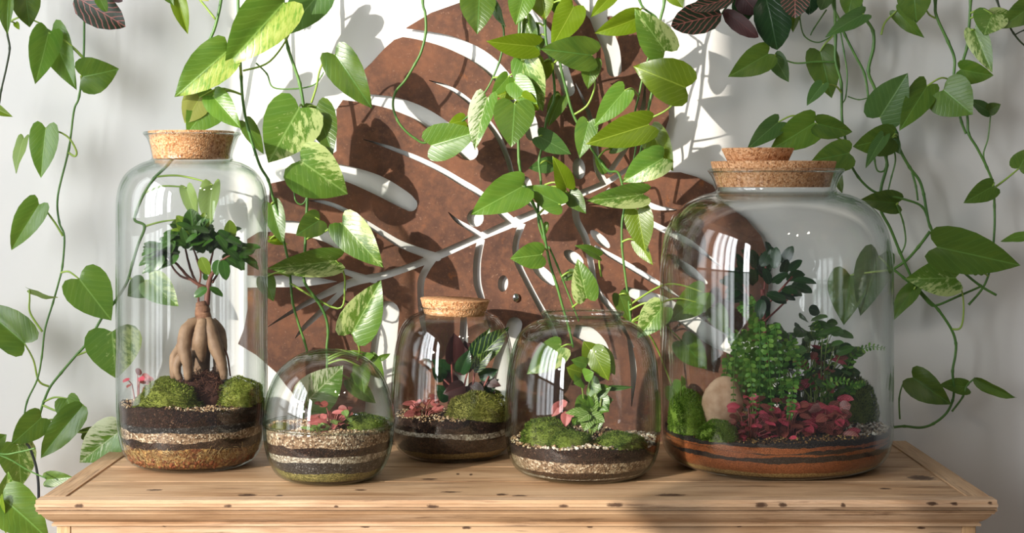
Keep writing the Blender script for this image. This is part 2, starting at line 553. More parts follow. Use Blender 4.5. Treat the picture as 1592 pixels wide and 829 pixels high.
# leaf kinds
LEAF = {
    'g': m_leaf('green_leaf', '#3c7024', '#709c4a'),
    'l': m_leaf('light_green_leaf', '#52882c', '#8cb458'),
    'y': m_leaf('lime_leaf', '#7c9e1e', '#a8be44', trans=0.38, tint='#a2b824'),
    'd': m_leaf('deep_green_leaf', '#27561e', '#55843e', trans=0.22),
    'v': m_leaf('variegated_leaf', '#4c8430', '#9abc68', var='#c3d08a', var_amt=0.42),
    'w': m_leaf('white_streaked_leaf', '#4f8c34', '#c9d8a0', var='#e2e8c6', var_amt=0.52, var_k=(7.0, 1.6), jitter=0.1),
    'h': m_leaf('half_cream_leaf', '#356f20', '#8fb456', half=1.0),
    'k': m_leaf('half_cream_leaf_mirrored', '#356f20', '#8fb456', half=-1.0),
    'p': m_leaf('pale_leaf_back', '#8aa860', '#b0c48a', rough=0.5, trans=0.4),
    'c': m_leaf('cream_leaf', '#bcc464', '#a8b850', trans=0.4, tint='#c8cc70'),
    'r': m_leaf('dull_green_leaf', '#436e34', '#749658', rough=0.4, trans=0.28, tint='#7fa040'),
    'ficus': m_leaf('ficus_leaf', '#254f1b', '#5c8a3c', rough=0.28, trans=0.18, tint='#6f9a30', jitter=0.5),
    'ficus_lime': m_leaf('young_ficus_leaf', '#86ac30', '#b8cc60', trans=0.45),
    'ficus_dark': m_leaf('dark_ficus_leaf', '#17371c', '#3a5c34', rough=0.22, trans=0.12, tint='#3f6a28', jitter=0.4),
    'maranta': m_leaf('prayer_plant_leaf', '#23301f', '#b86a62', rough=0.4, trans=0.12, tint='#4a5a34', veins=8.0, vein_amt=0.75),
    'maroon': m_leaf('maroon_leaf_back', '#3c1a1a', '#5e2a28', rough=0.45, trans=0.10, tint='#5a2620'),
    'calathea': m_leaf('patterned_leaf', '#14331a', '#7f9c40', rough=0.35, trans=0.08, var='#5f7c2c', var_amt=0.25, tint='#2c4a22', veins=7.0, vein_amt=0.6),
    'fit_red': m_leaf('red_veined_leaf', '#d43a56', '#f0929c', rough=0.45, trans=0.25, tint='#7a3a34', veins=6.0, jitter=0.45, vein_amt=0.6),
    'fit_brown': m_leaf('rust_red_leaf', '#94463e', '#d8786c', rough=0.45, trans=0.25, tint='#6a4a30', veins=6.0, jitter=0.4, vein_amt=0.6),
    'fit_pink': m_leaf('pink_leaf', '#d87a78', '#f0b0a4', rough=0.5, trans=0.3, tint='#c86a5a', veins=6.0),
    'fit_green': m_leaf('white_veined_leaf', '#5c8a3a', '#d4e0a8', rough=0.45, trans=0.3, veins=6.0, vein_amt=0.6),
    'fern': m_island('fern_green', [(0, '#34641e'), (0.6, '#56892c'), (1, '#86ac48')], 0.5, 0.3),
    'fern_dark': m_island('dark_fern_green', [(0, '#16401f'), (0.6, '#28602f'), (1, '#3c7a3c')], 0.5, 0.25),
}

# ------------------------------------------------------------------ leaf templates
HEART = [(0.0, 0.0, 0.0), (0.05, 0.13, -0.09), (0.11, 0.27, -0.125), (0.19, 0.40, -0.07), (0.29, 0.475, 0.06), (0.41, 0.5, 0.21),
         (0.54, 0.465, 0.40), (0.67, 0.375, 0.58), (0.79, 0.25, 0.75), (0.90, 0.115, 0.89), (0.96, 0.04, 0.96), (1.0, 0.0, 1.0)]
EGG = [(0.0, 0.0, 0.0), (0.06, 0.16, -0.01), (0.14, 0.32, 0.04), (0.24, 0.43, 0.13), (0.36, 0.49, 0.26), (0.48, 0.5, 0.40),
       (0.60, 0.46, 0.54), (0.72, 0.37, 0.68), (0.83, 0.25, 0.81), (0.92, 0.11, 0.92), (1.0, 0.0, 1.0)]
OVAL = [(0.0, 0.0, 0.0), (0.10, 0.22, 0.05), (0.25, 0.42, 0.2), (0.45, 0.5, 0.42), (0.65, 0.46, 0.64), (0.82, 0.32, 0.83), (0.94, 0.14, 0.95), (1.0, 0.0, 1.0)]
_cache = {}


def leaf_mesh(shape, mk, variant):
    key = (shape, mk, variant)
    if key in _cache:
        return _cache[key]
    tab = {'heart': HEART, 'egg': EGG, 'oval': OVAL}[shape]
    rr = random.Random(hash((shape, variant)) % 1000 if False else {'heart': 11, 'egg': 23, 'oval': 37}[shape] + variant * 101)
    fold = rr.uniform(0.12, 0.42) * (1 if variant % 4 else 0.4)
    bend = rr.uniform(0.06, 0.30)
    wave = rr.uniform(0.008, 0.022)
    asym = rr.uniform(0.92, 1.08)
    skew = rr.uniform(-0.05, 0.05)
    ph = rr.uniform(0, 6)
    cols = [-1, -0.78, -0.5, -0.22, 0, 0.22, 0.5, 0.78, 1] if shape != 'oval' else [-1, -0.5, 0, 0.5, 1]
    vs, uvs, fs = [], [], []
    for (t, ex, ey) in tab:
        for s in cols:
            a = abs(s)
            x = ex * s * (asym if s > 0 else 1 / asym)
            y = t + (ey - t) * a ** 1.25
            x += skew * math.sin(y * math.pi) * 0.6 if 0 < y < 1 else 0
            z = fold * abs(x) - bend * max(y, 0) ** 2 + bend * 0.6 * max(y, 0)
            z -= 0.45 * fold * x * x * 2.2
            z += wave * a * a * math.sin(t * 14 + ph + (1.7 if s > 0 else 0))
            vs.append((x, y, z))
            uvs.append((0.5 + x, min(max(y * 0.9 + 0.1, 0), 1)))
    nc = len(cols)
    for i in range(len(tab) - 1):
        for k in range(nc - 1):
            fs.append((i * nc + k, i * nc + k + 1, (i + 1) * nc + k + 1, (i + 1) * nc + k))
    me = bpy.data.meshes.new('leaf')
    me.from_pydata(vs, [], fs)
    ul = me.uv_layers.new(name='UVMap')
    for lp in me.loops:
        ul.data[lp.index].uv = uvs[lp.vertex_index]
    me.polygons.foreach_set('use_smooth', [True] * len(me.polygons))
    me.materials.append(LEAF[mk])
    bm = bmesh.new()
    bm.from_mesh(me)
    bmesh.ops.remove_doubles(bm, verts=bm.verts, dist=1e-5)
    bm.to_mesh(me)
    bm.free()
    _cache[key] = me
    return me


CAM = Vector((0, CAM_Y, CAM_Z))


def leaf_at(base, tip, width, mk, parent, shape='heart', roll=0.0, normal=None, variant=0, name='leaf'):
    base, tip = Vector(base), Vector(tip)
    y = tip - base
    L = y.length
    y.normalize()
    n = (normal if normal is not None else (CAM - base)).normalized()
    n = n - y * n.dot(y)
    if n.length < 1e-4:
        n = y.orthogonal()
    n.normalize()
    if roll:
        n = Matrix.Rotation(math.radians(roll), 3, y) @ n
    x = y.cross(n)
    mtx = Matrix((x, y, n)).transposed().to_4x4()
    mtx.translation = base
    o = bpy.data.objects.new(name, leaf_mesh(shape, mk, variant))
    COL.objects.link(o)
    o.parent = parent
    o.matrix_parent_inverse = Matrix.Translation(parent.location).inverted()
    o.matrix_basis = mtx @ Matrix.Diagonal((width, L, L, 1))
    return o


# ------------------------------------------------------------------ setting
bm = bmesh.new()
box_bm(bm, -1.7, 1.7, WALL_Y, WALL_Y + 0.1, 0, 2.8)
o = from_bm('wall_back', bm, M['wall'], smooth=False)
o['kind'] = 'structure'
bm = bmesh.new()
box_bm(bm, -1.7, 1.7, -3.6, WALL_Y + 0.1, -0.05, 0)
o = from_bm('floor', bm, M['floor'], smooth=False)
o['kind'] = 'structure'
# window wall on the left, three openings
bm = bmesh.new()
x0, x1 = WALL_X - 0.12, WALL_X
edges = []
yy = WALL_Y
for wa, wb, bl in WINDOWS[::-1][::-1]:
    box_bm(bm, x0, x1, wb, yy, 0, 2.8)
    box_bm(bm, x0, x1, wa, wb, 0, WIN_Z0)
    box_bm(bm, x0, x1, wa, wb, WIN_Z1, 2.8)
    yy = wa
box_bm(bm, x0, x1, -3.6, yy, 0, 2.8)
o = from_bm('wall_left', bm, M['wall'], smooth=False)
o['kind'] = 'structure'
for i, (wa, wb, bl) in enumerate(WINDOWS):
    bm = bmesh.new()
    fx0, fx1 = WALL_X - 0.09, WALL_X - 0.05
    for a, b in [(wa, wa + 0.02), (wb - 0.02, wb)] + ([((wa + wb) / 2 - 0.015, (wa + wb) / 2 + 0.015)] if bl else []):
        box_bm(bm, fx0, fx1, a, b, WIN_Z0, WIN_Z1)
    for a, b in ((WIN_Z0, WIN_Z0 + 0.03), (WIN_Z1 - 0.03, WIN_Z1)):
        box_bm(bm, fx0, fx1, wa, wb, a, b)
    o = from_bm('window_%d' % (i + 1), bm, M['trim'], smooth=False)
    o['kind'] = 'structure'
    if bl:
        bm = bmesh.new()
        box_bm(bm, WALL_X - 0.118, WALL_X - 0.11, wa, wb, WIN_Z0, WIN_Z1)
        from_bm('added_sun_blocker', bm, M['sun_blocker'], o, smooth=False)  # added unseen sheet, keeps the sun out of this opening
    else:                                     # added unseen cloth, cut on a slant to shape the sun patch
        e = -2.30
        cv = [(wa, WIN_Z1), (e + 0.36, WIN_Z1), (e + 0.35, 2.0), (e + 0.27, 1.8), (e + 0.14, 1.62), (e + 0.05, 1.48), (e, 1.42), (e - 0.02, 1.71), (wa, 1.71)]
        vs = [(WALL_X - 0.105, y, z) for y, z in cv] + [(WALL_X - 0.10, y, z) for y, z in cv]
        nn = len(cv)
        fs = [tuple(range(nn)), tuple(range(nn, 2 * nn))[::-1]] + [(k, (k + 1) % nn, nn + (k + 1) % nn, nn + k) for k in range(nn)]
        from_py('added_sun_shaper', vs, fs, M['sun_blocker'], o, smooth=False)
        bm = bmesh.new()
        box_bm(bm, WALL_X - 0.115, WALL_X - 0.113, wa, e + 0.04, WIN_Z0, 1.71)
        from_bm('added_sun_dimmer', bm, M['sun_dimmer'], o, smooth=False)  # added unseen sheet, thins the sun over the right of the cabinet

# ------------------------------------------------------------------ cabinet
FX0, FX1, FY1 = -0.5945, 0.6055, 0.464       # nosing extents
cab = thing('pine_cabinet', 'old stripped pine cabinet with moulded top edge carrying all five terrariums', 'cabinet', (0, 0, 0))
boards = [(0.03, 0.128), (0.130, 0.238), (0.240, 0.352), (0.354, FY1)]
random.seed(3)
for y0, y1 in boards:
    bm = bmesh.new()
    box_bm(bm, FX0 + 0.034, FX1 - 0.034, y0, y1, TOP_Z - 0.02, TOP_Z - random.uniform(0, 0.0003))
    bmesh.ops.bevel(bm, geom=bm.edges[:], offset=0.0008, segments=2, affect='EDGES')
    from_bm('top_board', bm, M['wood'], cab, smooth=False)
# front nosing rail
bm = bmesh.new()
box_bm(bm, FX0 + 0.0, FX1 - 0.0, 0.0, 0.029, TOP_Z - 0.0125, TOP_Z)
bmesh.ops.bevel(bm, geom=[e for e in bm.edges if abs(e.verts[0].co.y) < 1e-6 and abs(e.verts[1].co.y) < 1e-6 and abs(e.verts[0].co.z - e.verts[1].co.z) < 1e-6], offset=0.0045, segments=4, affect='EDGES')
from_bm('front_nosing', bm, M['wood_front'], cab, smooth=False)
for xa, xb in ((FX0, FX0 + 0.032), (FX1 - 0.032, FX1)):
    bm = bmesh.new()
    box_bm(bm, xa, xb, 0.030, FY1, TOP_Z - 0.0125, TOP_Z)
    bmesh.ops.bevel(bm, geom=bm.edges[:], offset=0.002, segments=2, affect='EDGES')
    from_bm('end_batten', bm, M['wood_side'], cab, smooth=False)
# stepped moulding swept round three sides: (outset from body, z)
body = 0.0215
prof = [(0.0, -0.0125), (-0.001, -0.0125), (-0.0015, -0.0140), (-0.003, -0.0150), (-0.0035, -0.0175), (-0.006, -0.0180), (-0.0068, -0.0195), (-0.0085, -0.022),
        (-0.0115, -0.0255), (-0.0155, -0.0285), (-0.0185, -0.0305), (-0.0190, -0.0315), (-0.0165, -0.0322), (-0.0165, -0.0352), (-0.0205, -0.0360), (-body, -0.0365)]
vs, fs = [], []
for off, z in prof:
    k = -off
    for x, y in ((FX0 + k, FY1), (FX0 + k, k), (FX1 - k, k), (FX1 - k, FY1)):
        vs.append((x, y, TOP_Z + z))
for i in range(len(prof) - 1):
    for k in range(3):
        fs.append((i * 4 + k, i * 4 + k + 1, (i + 1) * 4 + k + 1, (i + 1) * 4 + k)[::-1])
from_py('cornice_moulding', vs, fs, M['wood_front'], cab, smooth=False)
bm = bmesh.new()
box_bm(bm, FX0 + body + 0.018, FX1 - body - 0.018, body + 0.001, FY1, 0.10, TOP_Z - 0.021)
from_bm('carcass', bm, M['wood_front'], cab, smooth=False)
for xa, xb in ((FX0 + body, FX0 + body + 0.0175), (FX1 - body - 0.0175, FX1 - body)):
    bm = bmesh.new()
    box_bm(bm, xa, xb, body, FY1, 0.0, TOP_Z - 0.0125)
    bmesh.ops.bevel(bm, geom=bm.edges[:], offset=0.001, segments=1, affect='EDGES')
    from_bm('corner_post', bm, M['wood_post'], cab, smooth=False)
bm = bmesh.new()
box_bm(bm, FX0 + body + 0.018, FX1 - body - 0.018, body + 0.02, FY1, 0.0, 0.10)
from_bm('plinth', bm, M['wood_front'], cab, smooth=False)

# ------------------------------------------------------------------ rusty leaf panel
OUT = [(398, 552), (370, 535), (379, 512), (385, 480), (384, 372), (400, 362), (415, 355), (418, 330), (419, 290), (428, 272), (450, 262), (500, 250),
       (523, 235), (523, 170), (534, 154), (530, 140), (545, 129), (578, 97), (598, 75), (613, 62), (628, 57), (632, 43), (670, 20), (715, 4), (750, -20), (800, -40),
       (850, -40), (880, -15), (901, 12), (928, 42), (931, 28), (950, 26), (985, 40), (1010, 70), (1030, 110), (1039, 150), (1040, 185), (1030, 215), (1014, 240),
       (1000, 262), (1026, 268), (1058, 268), (1083, 275), (1108, 288), (1125, 316), (1160, 340), (1183, 367), (1193, 395), (1195, 440), (1190, 520), (1175, 600),
       (1140, 660), (1080, 690), (560, 690), (480, 640), (445, 600), (429, 579)]


def slot(pts, ws):
    """a cut of changing width with round ends"""
    c = catmull([(x, y, wd) for (x, y), wd in zip(pts, ws)], 5)
    L, R = [], []
    n = len(c)
    for i, p in enumerate(c):
        t = c[min(i + 1, n - 1)] - c[max(i - 1, 0)]
        t = Vector((t.x, t.y)).normalized()
        nn = Vector((-t.y, t.x))
        q = Vector((p.x, p.y))
        h = max(p.z, 0.6) / 2
        L.append(q + nn * h)
        R.append(q - nn * h)
    end = []
    t = c[-1] - c[-2]
    a0 = math.atan2(t.y, t.x)
    h = max(c[-1].z, 0.6) / 2
    for k in range(1, 8):
        a = a0 + math.pi / 2 - math.pi * k / 8
        end.append(Vector((c[-1].x, c[-1].y)) + Vector((math.cos(a), math.sin(a))) * h)
    return [tuple(v) for v in L + end + R[::-1]]


def ell(cx, cy, rx, ry, rot=0, n=20):
    r = math.radians(rot)
    return [(cx + rx * math.cos(a) * math.cos(r) - ry * math.sin(a) * math.sin(r), cy + rx * math.cos(a) * math.sin(r) + ry * math.sin(a) * math.cos(r))
            for a in (2 * math.pi * k / n for k in range(n))]


CUTS = [
    slot([(600, 48), (650, 54), (705, 68), (755, 95), (795, 138), (820, 180), (828, 208)], [13, 15, 21, 25, 24, 22, 22]),
    slot([(505, 146), (560, 152), (612, 161), (655, 178), (695, 205), (730, 236)], [13, 14, 20, 24, 26, 27]),
    slot([(400, 275), (440, 268), (490, 263), (535, 269), (585, 287), (625, 309), (638, 318)], [30, 26, 24, 24, 30, 27, 22]),
    slot([(370, 356), (415, 352), (460, 354), (505, 365), (530, 379)], [10, 17, 20, 22, 21]),
    slot([(366, 438), (415, 438), (470, 437), (523, 438)], [20, 18, 18, 1]),
    slot([(810, 15), (838, 45), (858, 75), (873, 108), (884, 140)], [26, 26, 24, 22, 20]),
    slot([(915, -10), (935, 40), (950, 75), (955, 108)], [24, 26, 26, 23]),
    slot([(667, 125), (700, 137), (735, 163), (770, 205), (788, 243), (800, 282), (820, 312), (848, 328)], [1, 6, 8, 9, 8, 8, 9, 11]),
    slot([(565, 217), (583, 222), (613, 232), (648, 246), (685, 264), (715, 282), (745, 300), (778, 329), (800, 348)], [1, 3, 6, 8, 9, 10, 10, 12, 13]),
    slot([(697, 330), (710, 343), (730, 355), (750, 368)], [1, 6, 8, 9]),
    slot([(480, 312), (505, 315), (538, 328), (593, 362), (623, 380), (660, 394), (680, 400)], [1, 6, 7, 9, 11, 13, 13]),
    slot([(500, 406), (540, 424), (582, 436)], [1, 9, 10]),
    slot([(417, 508), (455, 484), (498, 461), (548, 439), (598, 428), (648, 411), (680, 398), (745, 369), (796, 347), (850, 324), (896, 304), (946, 282), (985, 256)],
         [1, 6, 10, 13, 12, 11, 13, 12, 14, 12, 11, 9, 5]),
    slot([(459, 526), (473, 509), (500, 484), (535, 450)], [1, 7, 9, 8]),
    slot([(674, 402), (663, 418), (655, 436), (654, 460), (657, 500), (665, 540)], [11, 11, 11, 10, 9, 2]),
    slot([(748, 372), (742, 405), (742, 438), (748, 462), (762, 510)], [12, 12, 12, 10, 2]),
    slot([(812, 347), (802, 378), (804, 405), (816, 432), (836, 470), (856, 506), (880, 560)], [11, 10, 10, 9, 9, 9, 2]),
    slot([(895, 306), (896, 340), (910, 370), (918, 405), (928, 450), (956, 488), (985, 540)], [12, 11, 11, 10, 9, 9, 2]),
    slot([(940, 284), (929, 262), (925, 225), (915, 175), (895, 130)], [11, 11, 9, 7, 1]),
    slot([(946, 270), (968, 238), (988, 205), (1000, 165), (1003, 130)], [9, 8, 8, 7, 1]),
    slot([(925, 382), (940, 392), (975, 412), (1023, 441), (1060, 465)], [3, 7, 9, 8, 1]),
    slot([(944, 294), (962, 314), (992, 337)], [8, 9, 9]),
    slot([(994, 311), (1018, 322), (1052, 326)], [8, 9, 1]),
    slot([(992, 337), (1035, 359), (1075, 379), (1120, 414)], [9, 10, 9, 2]),
    slot([(1053, 404), (1075, 422), (1098, 440)], [6, 14, 5]),
    slot([(585, 720), (588, 640), (594, 560), (603, 486)], [44, 42, 40, 36]),
    slot([(705, 720), (716, 600), (720, 545), (721, 495)], [30, 24, 16, 10]),
    slot([(760, 720), (768, 640), (780, 570), (800, 505)], [34, 32, 28, 24]),
    slot([(893, 514), (915, 522), (936, 545), (946, 575)], [18, 26, 22, 2]),
    slot([(976, 520), (985, 575), (982, 632)], [4, 10, 1]),
    slot([(1215, 560), (1120, 530), (1060, 490), (1020, 470), (975, 453)], [30, 28, 24, 26, 14]),
    ell(782, 441, 8, 13, 5), ell(818, 288, 9, 14, -10), ell(900, 262, 10, 17, -5), ell(933, 372, 20, 7, 42), ell(892, 401, 18, 9, 35), ell(846, 427, 24, 9, 42),
    ell(739, 339, 13, 14, 0), ell(757, 700, 5, 5),
]


def panel(outline, cuts, y0, y1, m):
    verts, edges = [], []

    def add(poly):
        b = len(verts)
        verts.extend(Vector(p) for p in poly)
        edges.extend((b + i, b + (i + 1) % len(poly)) for i in range(len(poly)))
    add(outline)
    for c in cuts:
        add(c)
    v2, e2, f2, _, _, _ = delaunay_2d_cdt(verts, edges, [], 0, 0.01)

    def inside(p, poly):
        c = False
        j = len(poly) - 1
        for i in range(len(poly)):
            a, b = poly[i], poly[j]
            if (a[1] > p.y) != (b[1] > p.y) and p.x < (b[0] - a[0]) * (p.y - a[1]) / (b[1] - a[1]) + a[0]:
                c = not c
            j = i
        return c
    boxes = [(min(p[0] for p in c), max(p[0] for p in c), min(p[1] for p in c), max(p[1] for p in c)) for c in cuts]
    kept = []
    for f in f2:
        c = sum((v2[i] for i in f), Vector((0, 0))) / len(f)
        if not inside(c, outline):
            continue
        if any(b[0] <= c.x <= b[1] and b[2] <= c.y <= b[3] and inside(c, cu) for cu, b in zip(cuts, boxes)):
            continue
        kept.append(tuple(f))
    n = len(v2)
    vs = [P(p.x, p.y, y0) for p in v2]
    vs += [Vector((v.x, y1, v.z)) for v in vs]
    fs, cnt = [], {}
    for f in kept:
        f = f[::-1] if (v2[f[1]] - v2[f[0]]).cross(v2[f[2]] - v2[f[0]]) > 0 else f
        f = f[::-1]
        fs.append(f)
        fs.append(tuple(i + n for i in f[::-1]))
        for i in range(len(f)):
            e = (f[i], f[(i + 1) % len(f)])
            cnt.setdefault(tuple(sorted(e)), []).append(e)
    for e in cnt.values():
        if len(e) == 1:
            a, b = e[0]
            fs.append((b, a, a + n, b + n))
    return vs, fs


PANEL_Y = 0.456
pan = thing('metal_leaf', 'large rusty steel cut-out of a split monstera leaf standing against the white wall', 'wall art', P(800, 690, PANEL_Y))
vs, fs = panel([(x * 1.0, min(y, 688.5)) for x, y in OUT], CUTS, PANEL_Y, PANEL_Y + 0.003, M['rust'])
o = from_py('leaf_sheet', vs, fs, M['rust'], None, smooth=False)
bm = bmesh.new()
bm.from_mesh(o.data)
bmesh.ops.delete(bm, geom=[v for v in bm.verts if not v.link_faces], context='VERTS')
bmesh.ops.recalc_face_normals(bm, faces=bm.faces)
bm.to_mesh(o.data)
bm.free()
keep(o, pan)
bm = bmesh.new()
bmesh.ops.create_uvsphere(bm, u_segments=14, v_segments=8, radius=0.0055)
bmesh.ops.scale(bm, vec=(1, 0.6, 1.25), verts=bm.verts)
bmesh.ops.translate(bm, vec=P(802, 463, PANEL_Y - 0.003), verts=bm.verts)
o = from_bm('screw_cap', bm, M['chrome'])
o['label'] = 'small shiny fixing cap'
keep(o, pan)

# ------------------------------------------------------------------ glass jars
class Jar:
    def __init__(s, cx, Y, prof, closed_top=False, t=0.0028):
        s.cx, s.Y, s.t = cx, Y, t
        d = Y - CAM_Y
        s.k = d / F_PX
        s.x = (cx - 796) * s.k
        s.ytab = HORIZON + F_PX * (CAM_Z - TOP_Z) / d
        pts = [(r * s.k, max((s.ytab - y) * s.k, 0.0)) for r, y in prof]
        c = catmull([(r, z, 0) for r, z in pts], 6)
        s.outer = [(max(p.x, 0), max(p.y, 0.0)) for p in c]
        s.loc = Vector((s.x, Y, TOP_Z))
        s.R = max(r for r, z in s.outer)

    def z(s, y, front=True, r=None):
        """height over the cabinet of a photo row, on the front of the glass or on the jar's axis"""
        Yq = s.Y - (s.R if r is None else r) if front else s.Y
        return CAM_Z - (y - HORIZON) * (Yq - CAM_Y) / F_PX - TOP_Z

    def rad(s, z):
        o = s.outer
        best = None
        for (r0, z0), (r1, z1) in zip(o, o[1:]):
            if min(z0, z1) - 1e-9 <= z <= max(z0, z1) + 1e-9:
                f = 0 if abs(z1 - z0) < 1e-9 else (z - z0) / (z1 - z0)
                r = r0 + (r1 - r0) * f
                best = r if best is None else max(best, r)
        return best if best is not None else o[-1][0]

    def at(s, px, py, dy=0.0):
        return P(px, py, s.Y + dy)


def glass_solid(name, jar, prof, m, parent, floor_in=0.006, dome=False):
    t = jar.t
    out = prof
    inn = []
    n = len(out)
    for i, (r, z) in enumerate(out):
        a, b = out[max(i - 1, 0)], out[min(i + 1, n - 1)]
        tx, tz = b[0] - a[0], b[1] - a[1]
        l = math.hypot(tx, tz) or 1
        nx, nz = -tz / l, tx / l
        inn.append((max(r + nx * t, 0.0), max(z + nz * t, floor_in) if not dome else z + nz * t))
    if dome:
        inn[-1] = (0.0, out[-1][1] - t)
        inn[0] = (out[0][0] - t, out[0][1])
        ring = out + inn[::-1] + [out[0]]
        return lathe(name, ring, m, parent)
    rim = out[-1]
    rin = (rim[0] - t, rim[1])
    mid = (rim[0] - t / 2, rim[1] + t * 0.6)
    ring = [(0, 0.0)] + out + [mid, rin] + inn[::-1][1:] + [(0, floor_in)]
    return lathe(name, ring, m, parent)


J_TALL = Jar(299, 0.26, [(55, 722), (78, 721.5), (96, 713), (107, 696), (113, 670), (115.5, 640), (116, 600), (116, 460), (116, 340), (115, 307), (109, 283), (97, 266), (78, 254),
                         (65, 249), (61.5, 244), (64, 230), (68, 218), (71, 213), (74, 210)])
J_GLOBE = Jar(511, 0.15, [(45, 744), (62, 743.5), (80, 735), (92, 716), (99, 692), (101, 668), (100.6, 661)])
J_MID = Jar(705, 0.33, [(45, 708.5), (64, 708), (80, 702), (91, 690), (96.5, 670), (98, 650), (98, 620), (95, 575), (90, 537), (82, 510), (70, 494), (57, 487), (51, 484), (50.5, 481), (52, 478)])
J_OPEN = Jar(906, 0.18, [(60, 738), (84, 737), (104, 727), (115, 708), (120, 682), (121.5, 650), (120, 610), (115, 565), (106, 532), (93, 512), (76, 501), (62, 497), (59, 494.5), (60, 491), (64, 489)])
J_BIG = Jar(1206, 0.255, [(90, 723), (128, 722.5), (155, 716), (170, 703), (177, 682), (179, 650), (179, 550), (179, 450), (178, 402), (172, 364), (160, 337), (140, 316), (115, 303.5),
                          (97, 299), (92, 294), (93.5, 287), (99, 275), (104, 268)], t=0.0035)


def make_jar(J, label, m='glass', name='glass_jar'):
    j = thing(name, label, 'jar', J.loc)
    glass_solid('jar_glass', J, J.outer, M[m], j)
    if name:
        r, z = J.outer[-1]
        b = J.t * 0.85
        ring = [(r - J.t / 2 + b * math.cos(a), z + b * 0.8 + b * math.sin(a)) for a in (2 * math.pi * k / 12 for k in range(13))]
        lathe('rolled_rim', ring, M[m], j)
    return j


make_jar(J_TALL, 'tall cylindrical clear glass jar with narrow neck around the bonsai tree')
make_jar(J_GLOBE, 'round glass bowl forming the lower half of the globe terrarium', 'glass_green', 'glass_bowl')
make_jar(J_MID, 'tapering clear glass jar behind the globe and the open jar, thin tilted cork on top')
make_jar(J_OPEN, 'rounded clear glass jar with open lidless mouth', 'glass_green')
make_jar(J_BIG, 'widest clear glass jar, filled with fern and red leaved plants')
# dome of the globe
kd = J_GLOBE.k
dome = catmull([(r * kd, (J_GLOBE.ytab - y) * kd, 0) for r, y in [(101.5, 659.5), (102.5, 655), (100, 632), (93, 605), (81, 580), (63, 561), (42, 549), (20, 544), (0, 543)]], 6)
dt = thing('glass_dome', 'hemispherical glass dome resting on the round bowl', 'lid', J_GLOBE.loc)
glass_solid('dome_glass', J_GLOBE, [(max(p.x, 0), p.y) for p in dome], M['glass_green'], dt, dome=True)


def cork(label, J, cx, prof, tilt=(0, 0), knob=None):
    k = J.k
    zb = (J.ytab - prof[0][1]) * k
    loc = Vector(((cx - 796) * k, J.Y, TOP_Z + zb))
    c = thing('cork_stopper', label, 'cork', loc)
    c.rotation_euler = (tilt[0], tilt[1], 0)
    pts = [(0, 0)] + [(r * k, (J.ytab - y) * k - zb) for r, y in prof] + [(0, (J.ytab - prof[-1][1]) * k - zb)]
    lathe('plug', pts, M['cork'], c, 64)
    if knob:
        kx, kp = knob
        z0 = (J.ytab - kp[0][1]) * k - zb
        pts = [(0, z0)] + [(r * k, (J.ytab - y) * k - zb) for r, y in kp] + [(0, (J.ytab - kp[-1][1]) * k - zb)]
        o = lathe('grip_disc', pts, M['cork'], c, 64)
        o.location.x = (kx - cx) * k
    return c


cork('flat cork stopper sunk into the neck of the tall bonsai jar', J_TALL, 297.5, [(56, 247), (57, 247.5), (58, 247), (66, 206), (66, 204.6), (65, 204)])
cork('thin slightly tilted cork disc on the tapering jar', J_MID, 706.5, [(45, 489), (46.5, 489), (47, 488), (53.5, 467), (54, 466), (53.4, 465)], (0, math.radians(2.2)))
cork('thick two-tier cork stopper on the widest jar', J_BIG, 1202, [(84, 291), (86, 291), (87, 290), (96.5, 253), (96.5, 251.5), (95.5, 251)], (0, 0),
     (1178, [(46, 251), (47, 250.5), (56, 232), (56, 231), (55.3, 230.5)]))

# ------------------------------------------------------------------ soil beds
def wob(a, seed, amp):
    return amp * (noise.noise(Vector((math.cos(a) * 1.1 + seed * 7.3, math.sin(a) * 1.1, seed * 1.7))) + 0.5 * noise.noise(Vector((math.cos(a) * 3.6 + seed, math.sin(a) * 3.6, seed * 3.1))) +
                  0.22 * noise.noise(Vector((math.cos(a) * 22 + seed, math.sin(a) * 22, seed))) + 0.2 * noise.noise(Vector((math.cos(a) * 50 + seed, math.sin(a) * 50, seed))))


def top_fn(J, zt, seed, amp, mound):
    def f(x, y):
        r = math.hypot(x, y)
        a = math.atan2(y, x)
        z = zt + wob(a, seed, amp) * min(1, r / (J.R * 0.6))
        for mx, my, mr, mh in mound:
            d2 = ((x - mx) ** 2 + (y - my) ** 2) / (mr * mr)
            z += mh * math.exp(-d2 * 1.6) * max(0.0, 1 - (r / J.R) ** 6)
        z += 0.0016 * noise.noise(Vector((x * 160, y * 160, seed)))
        return z
    return f


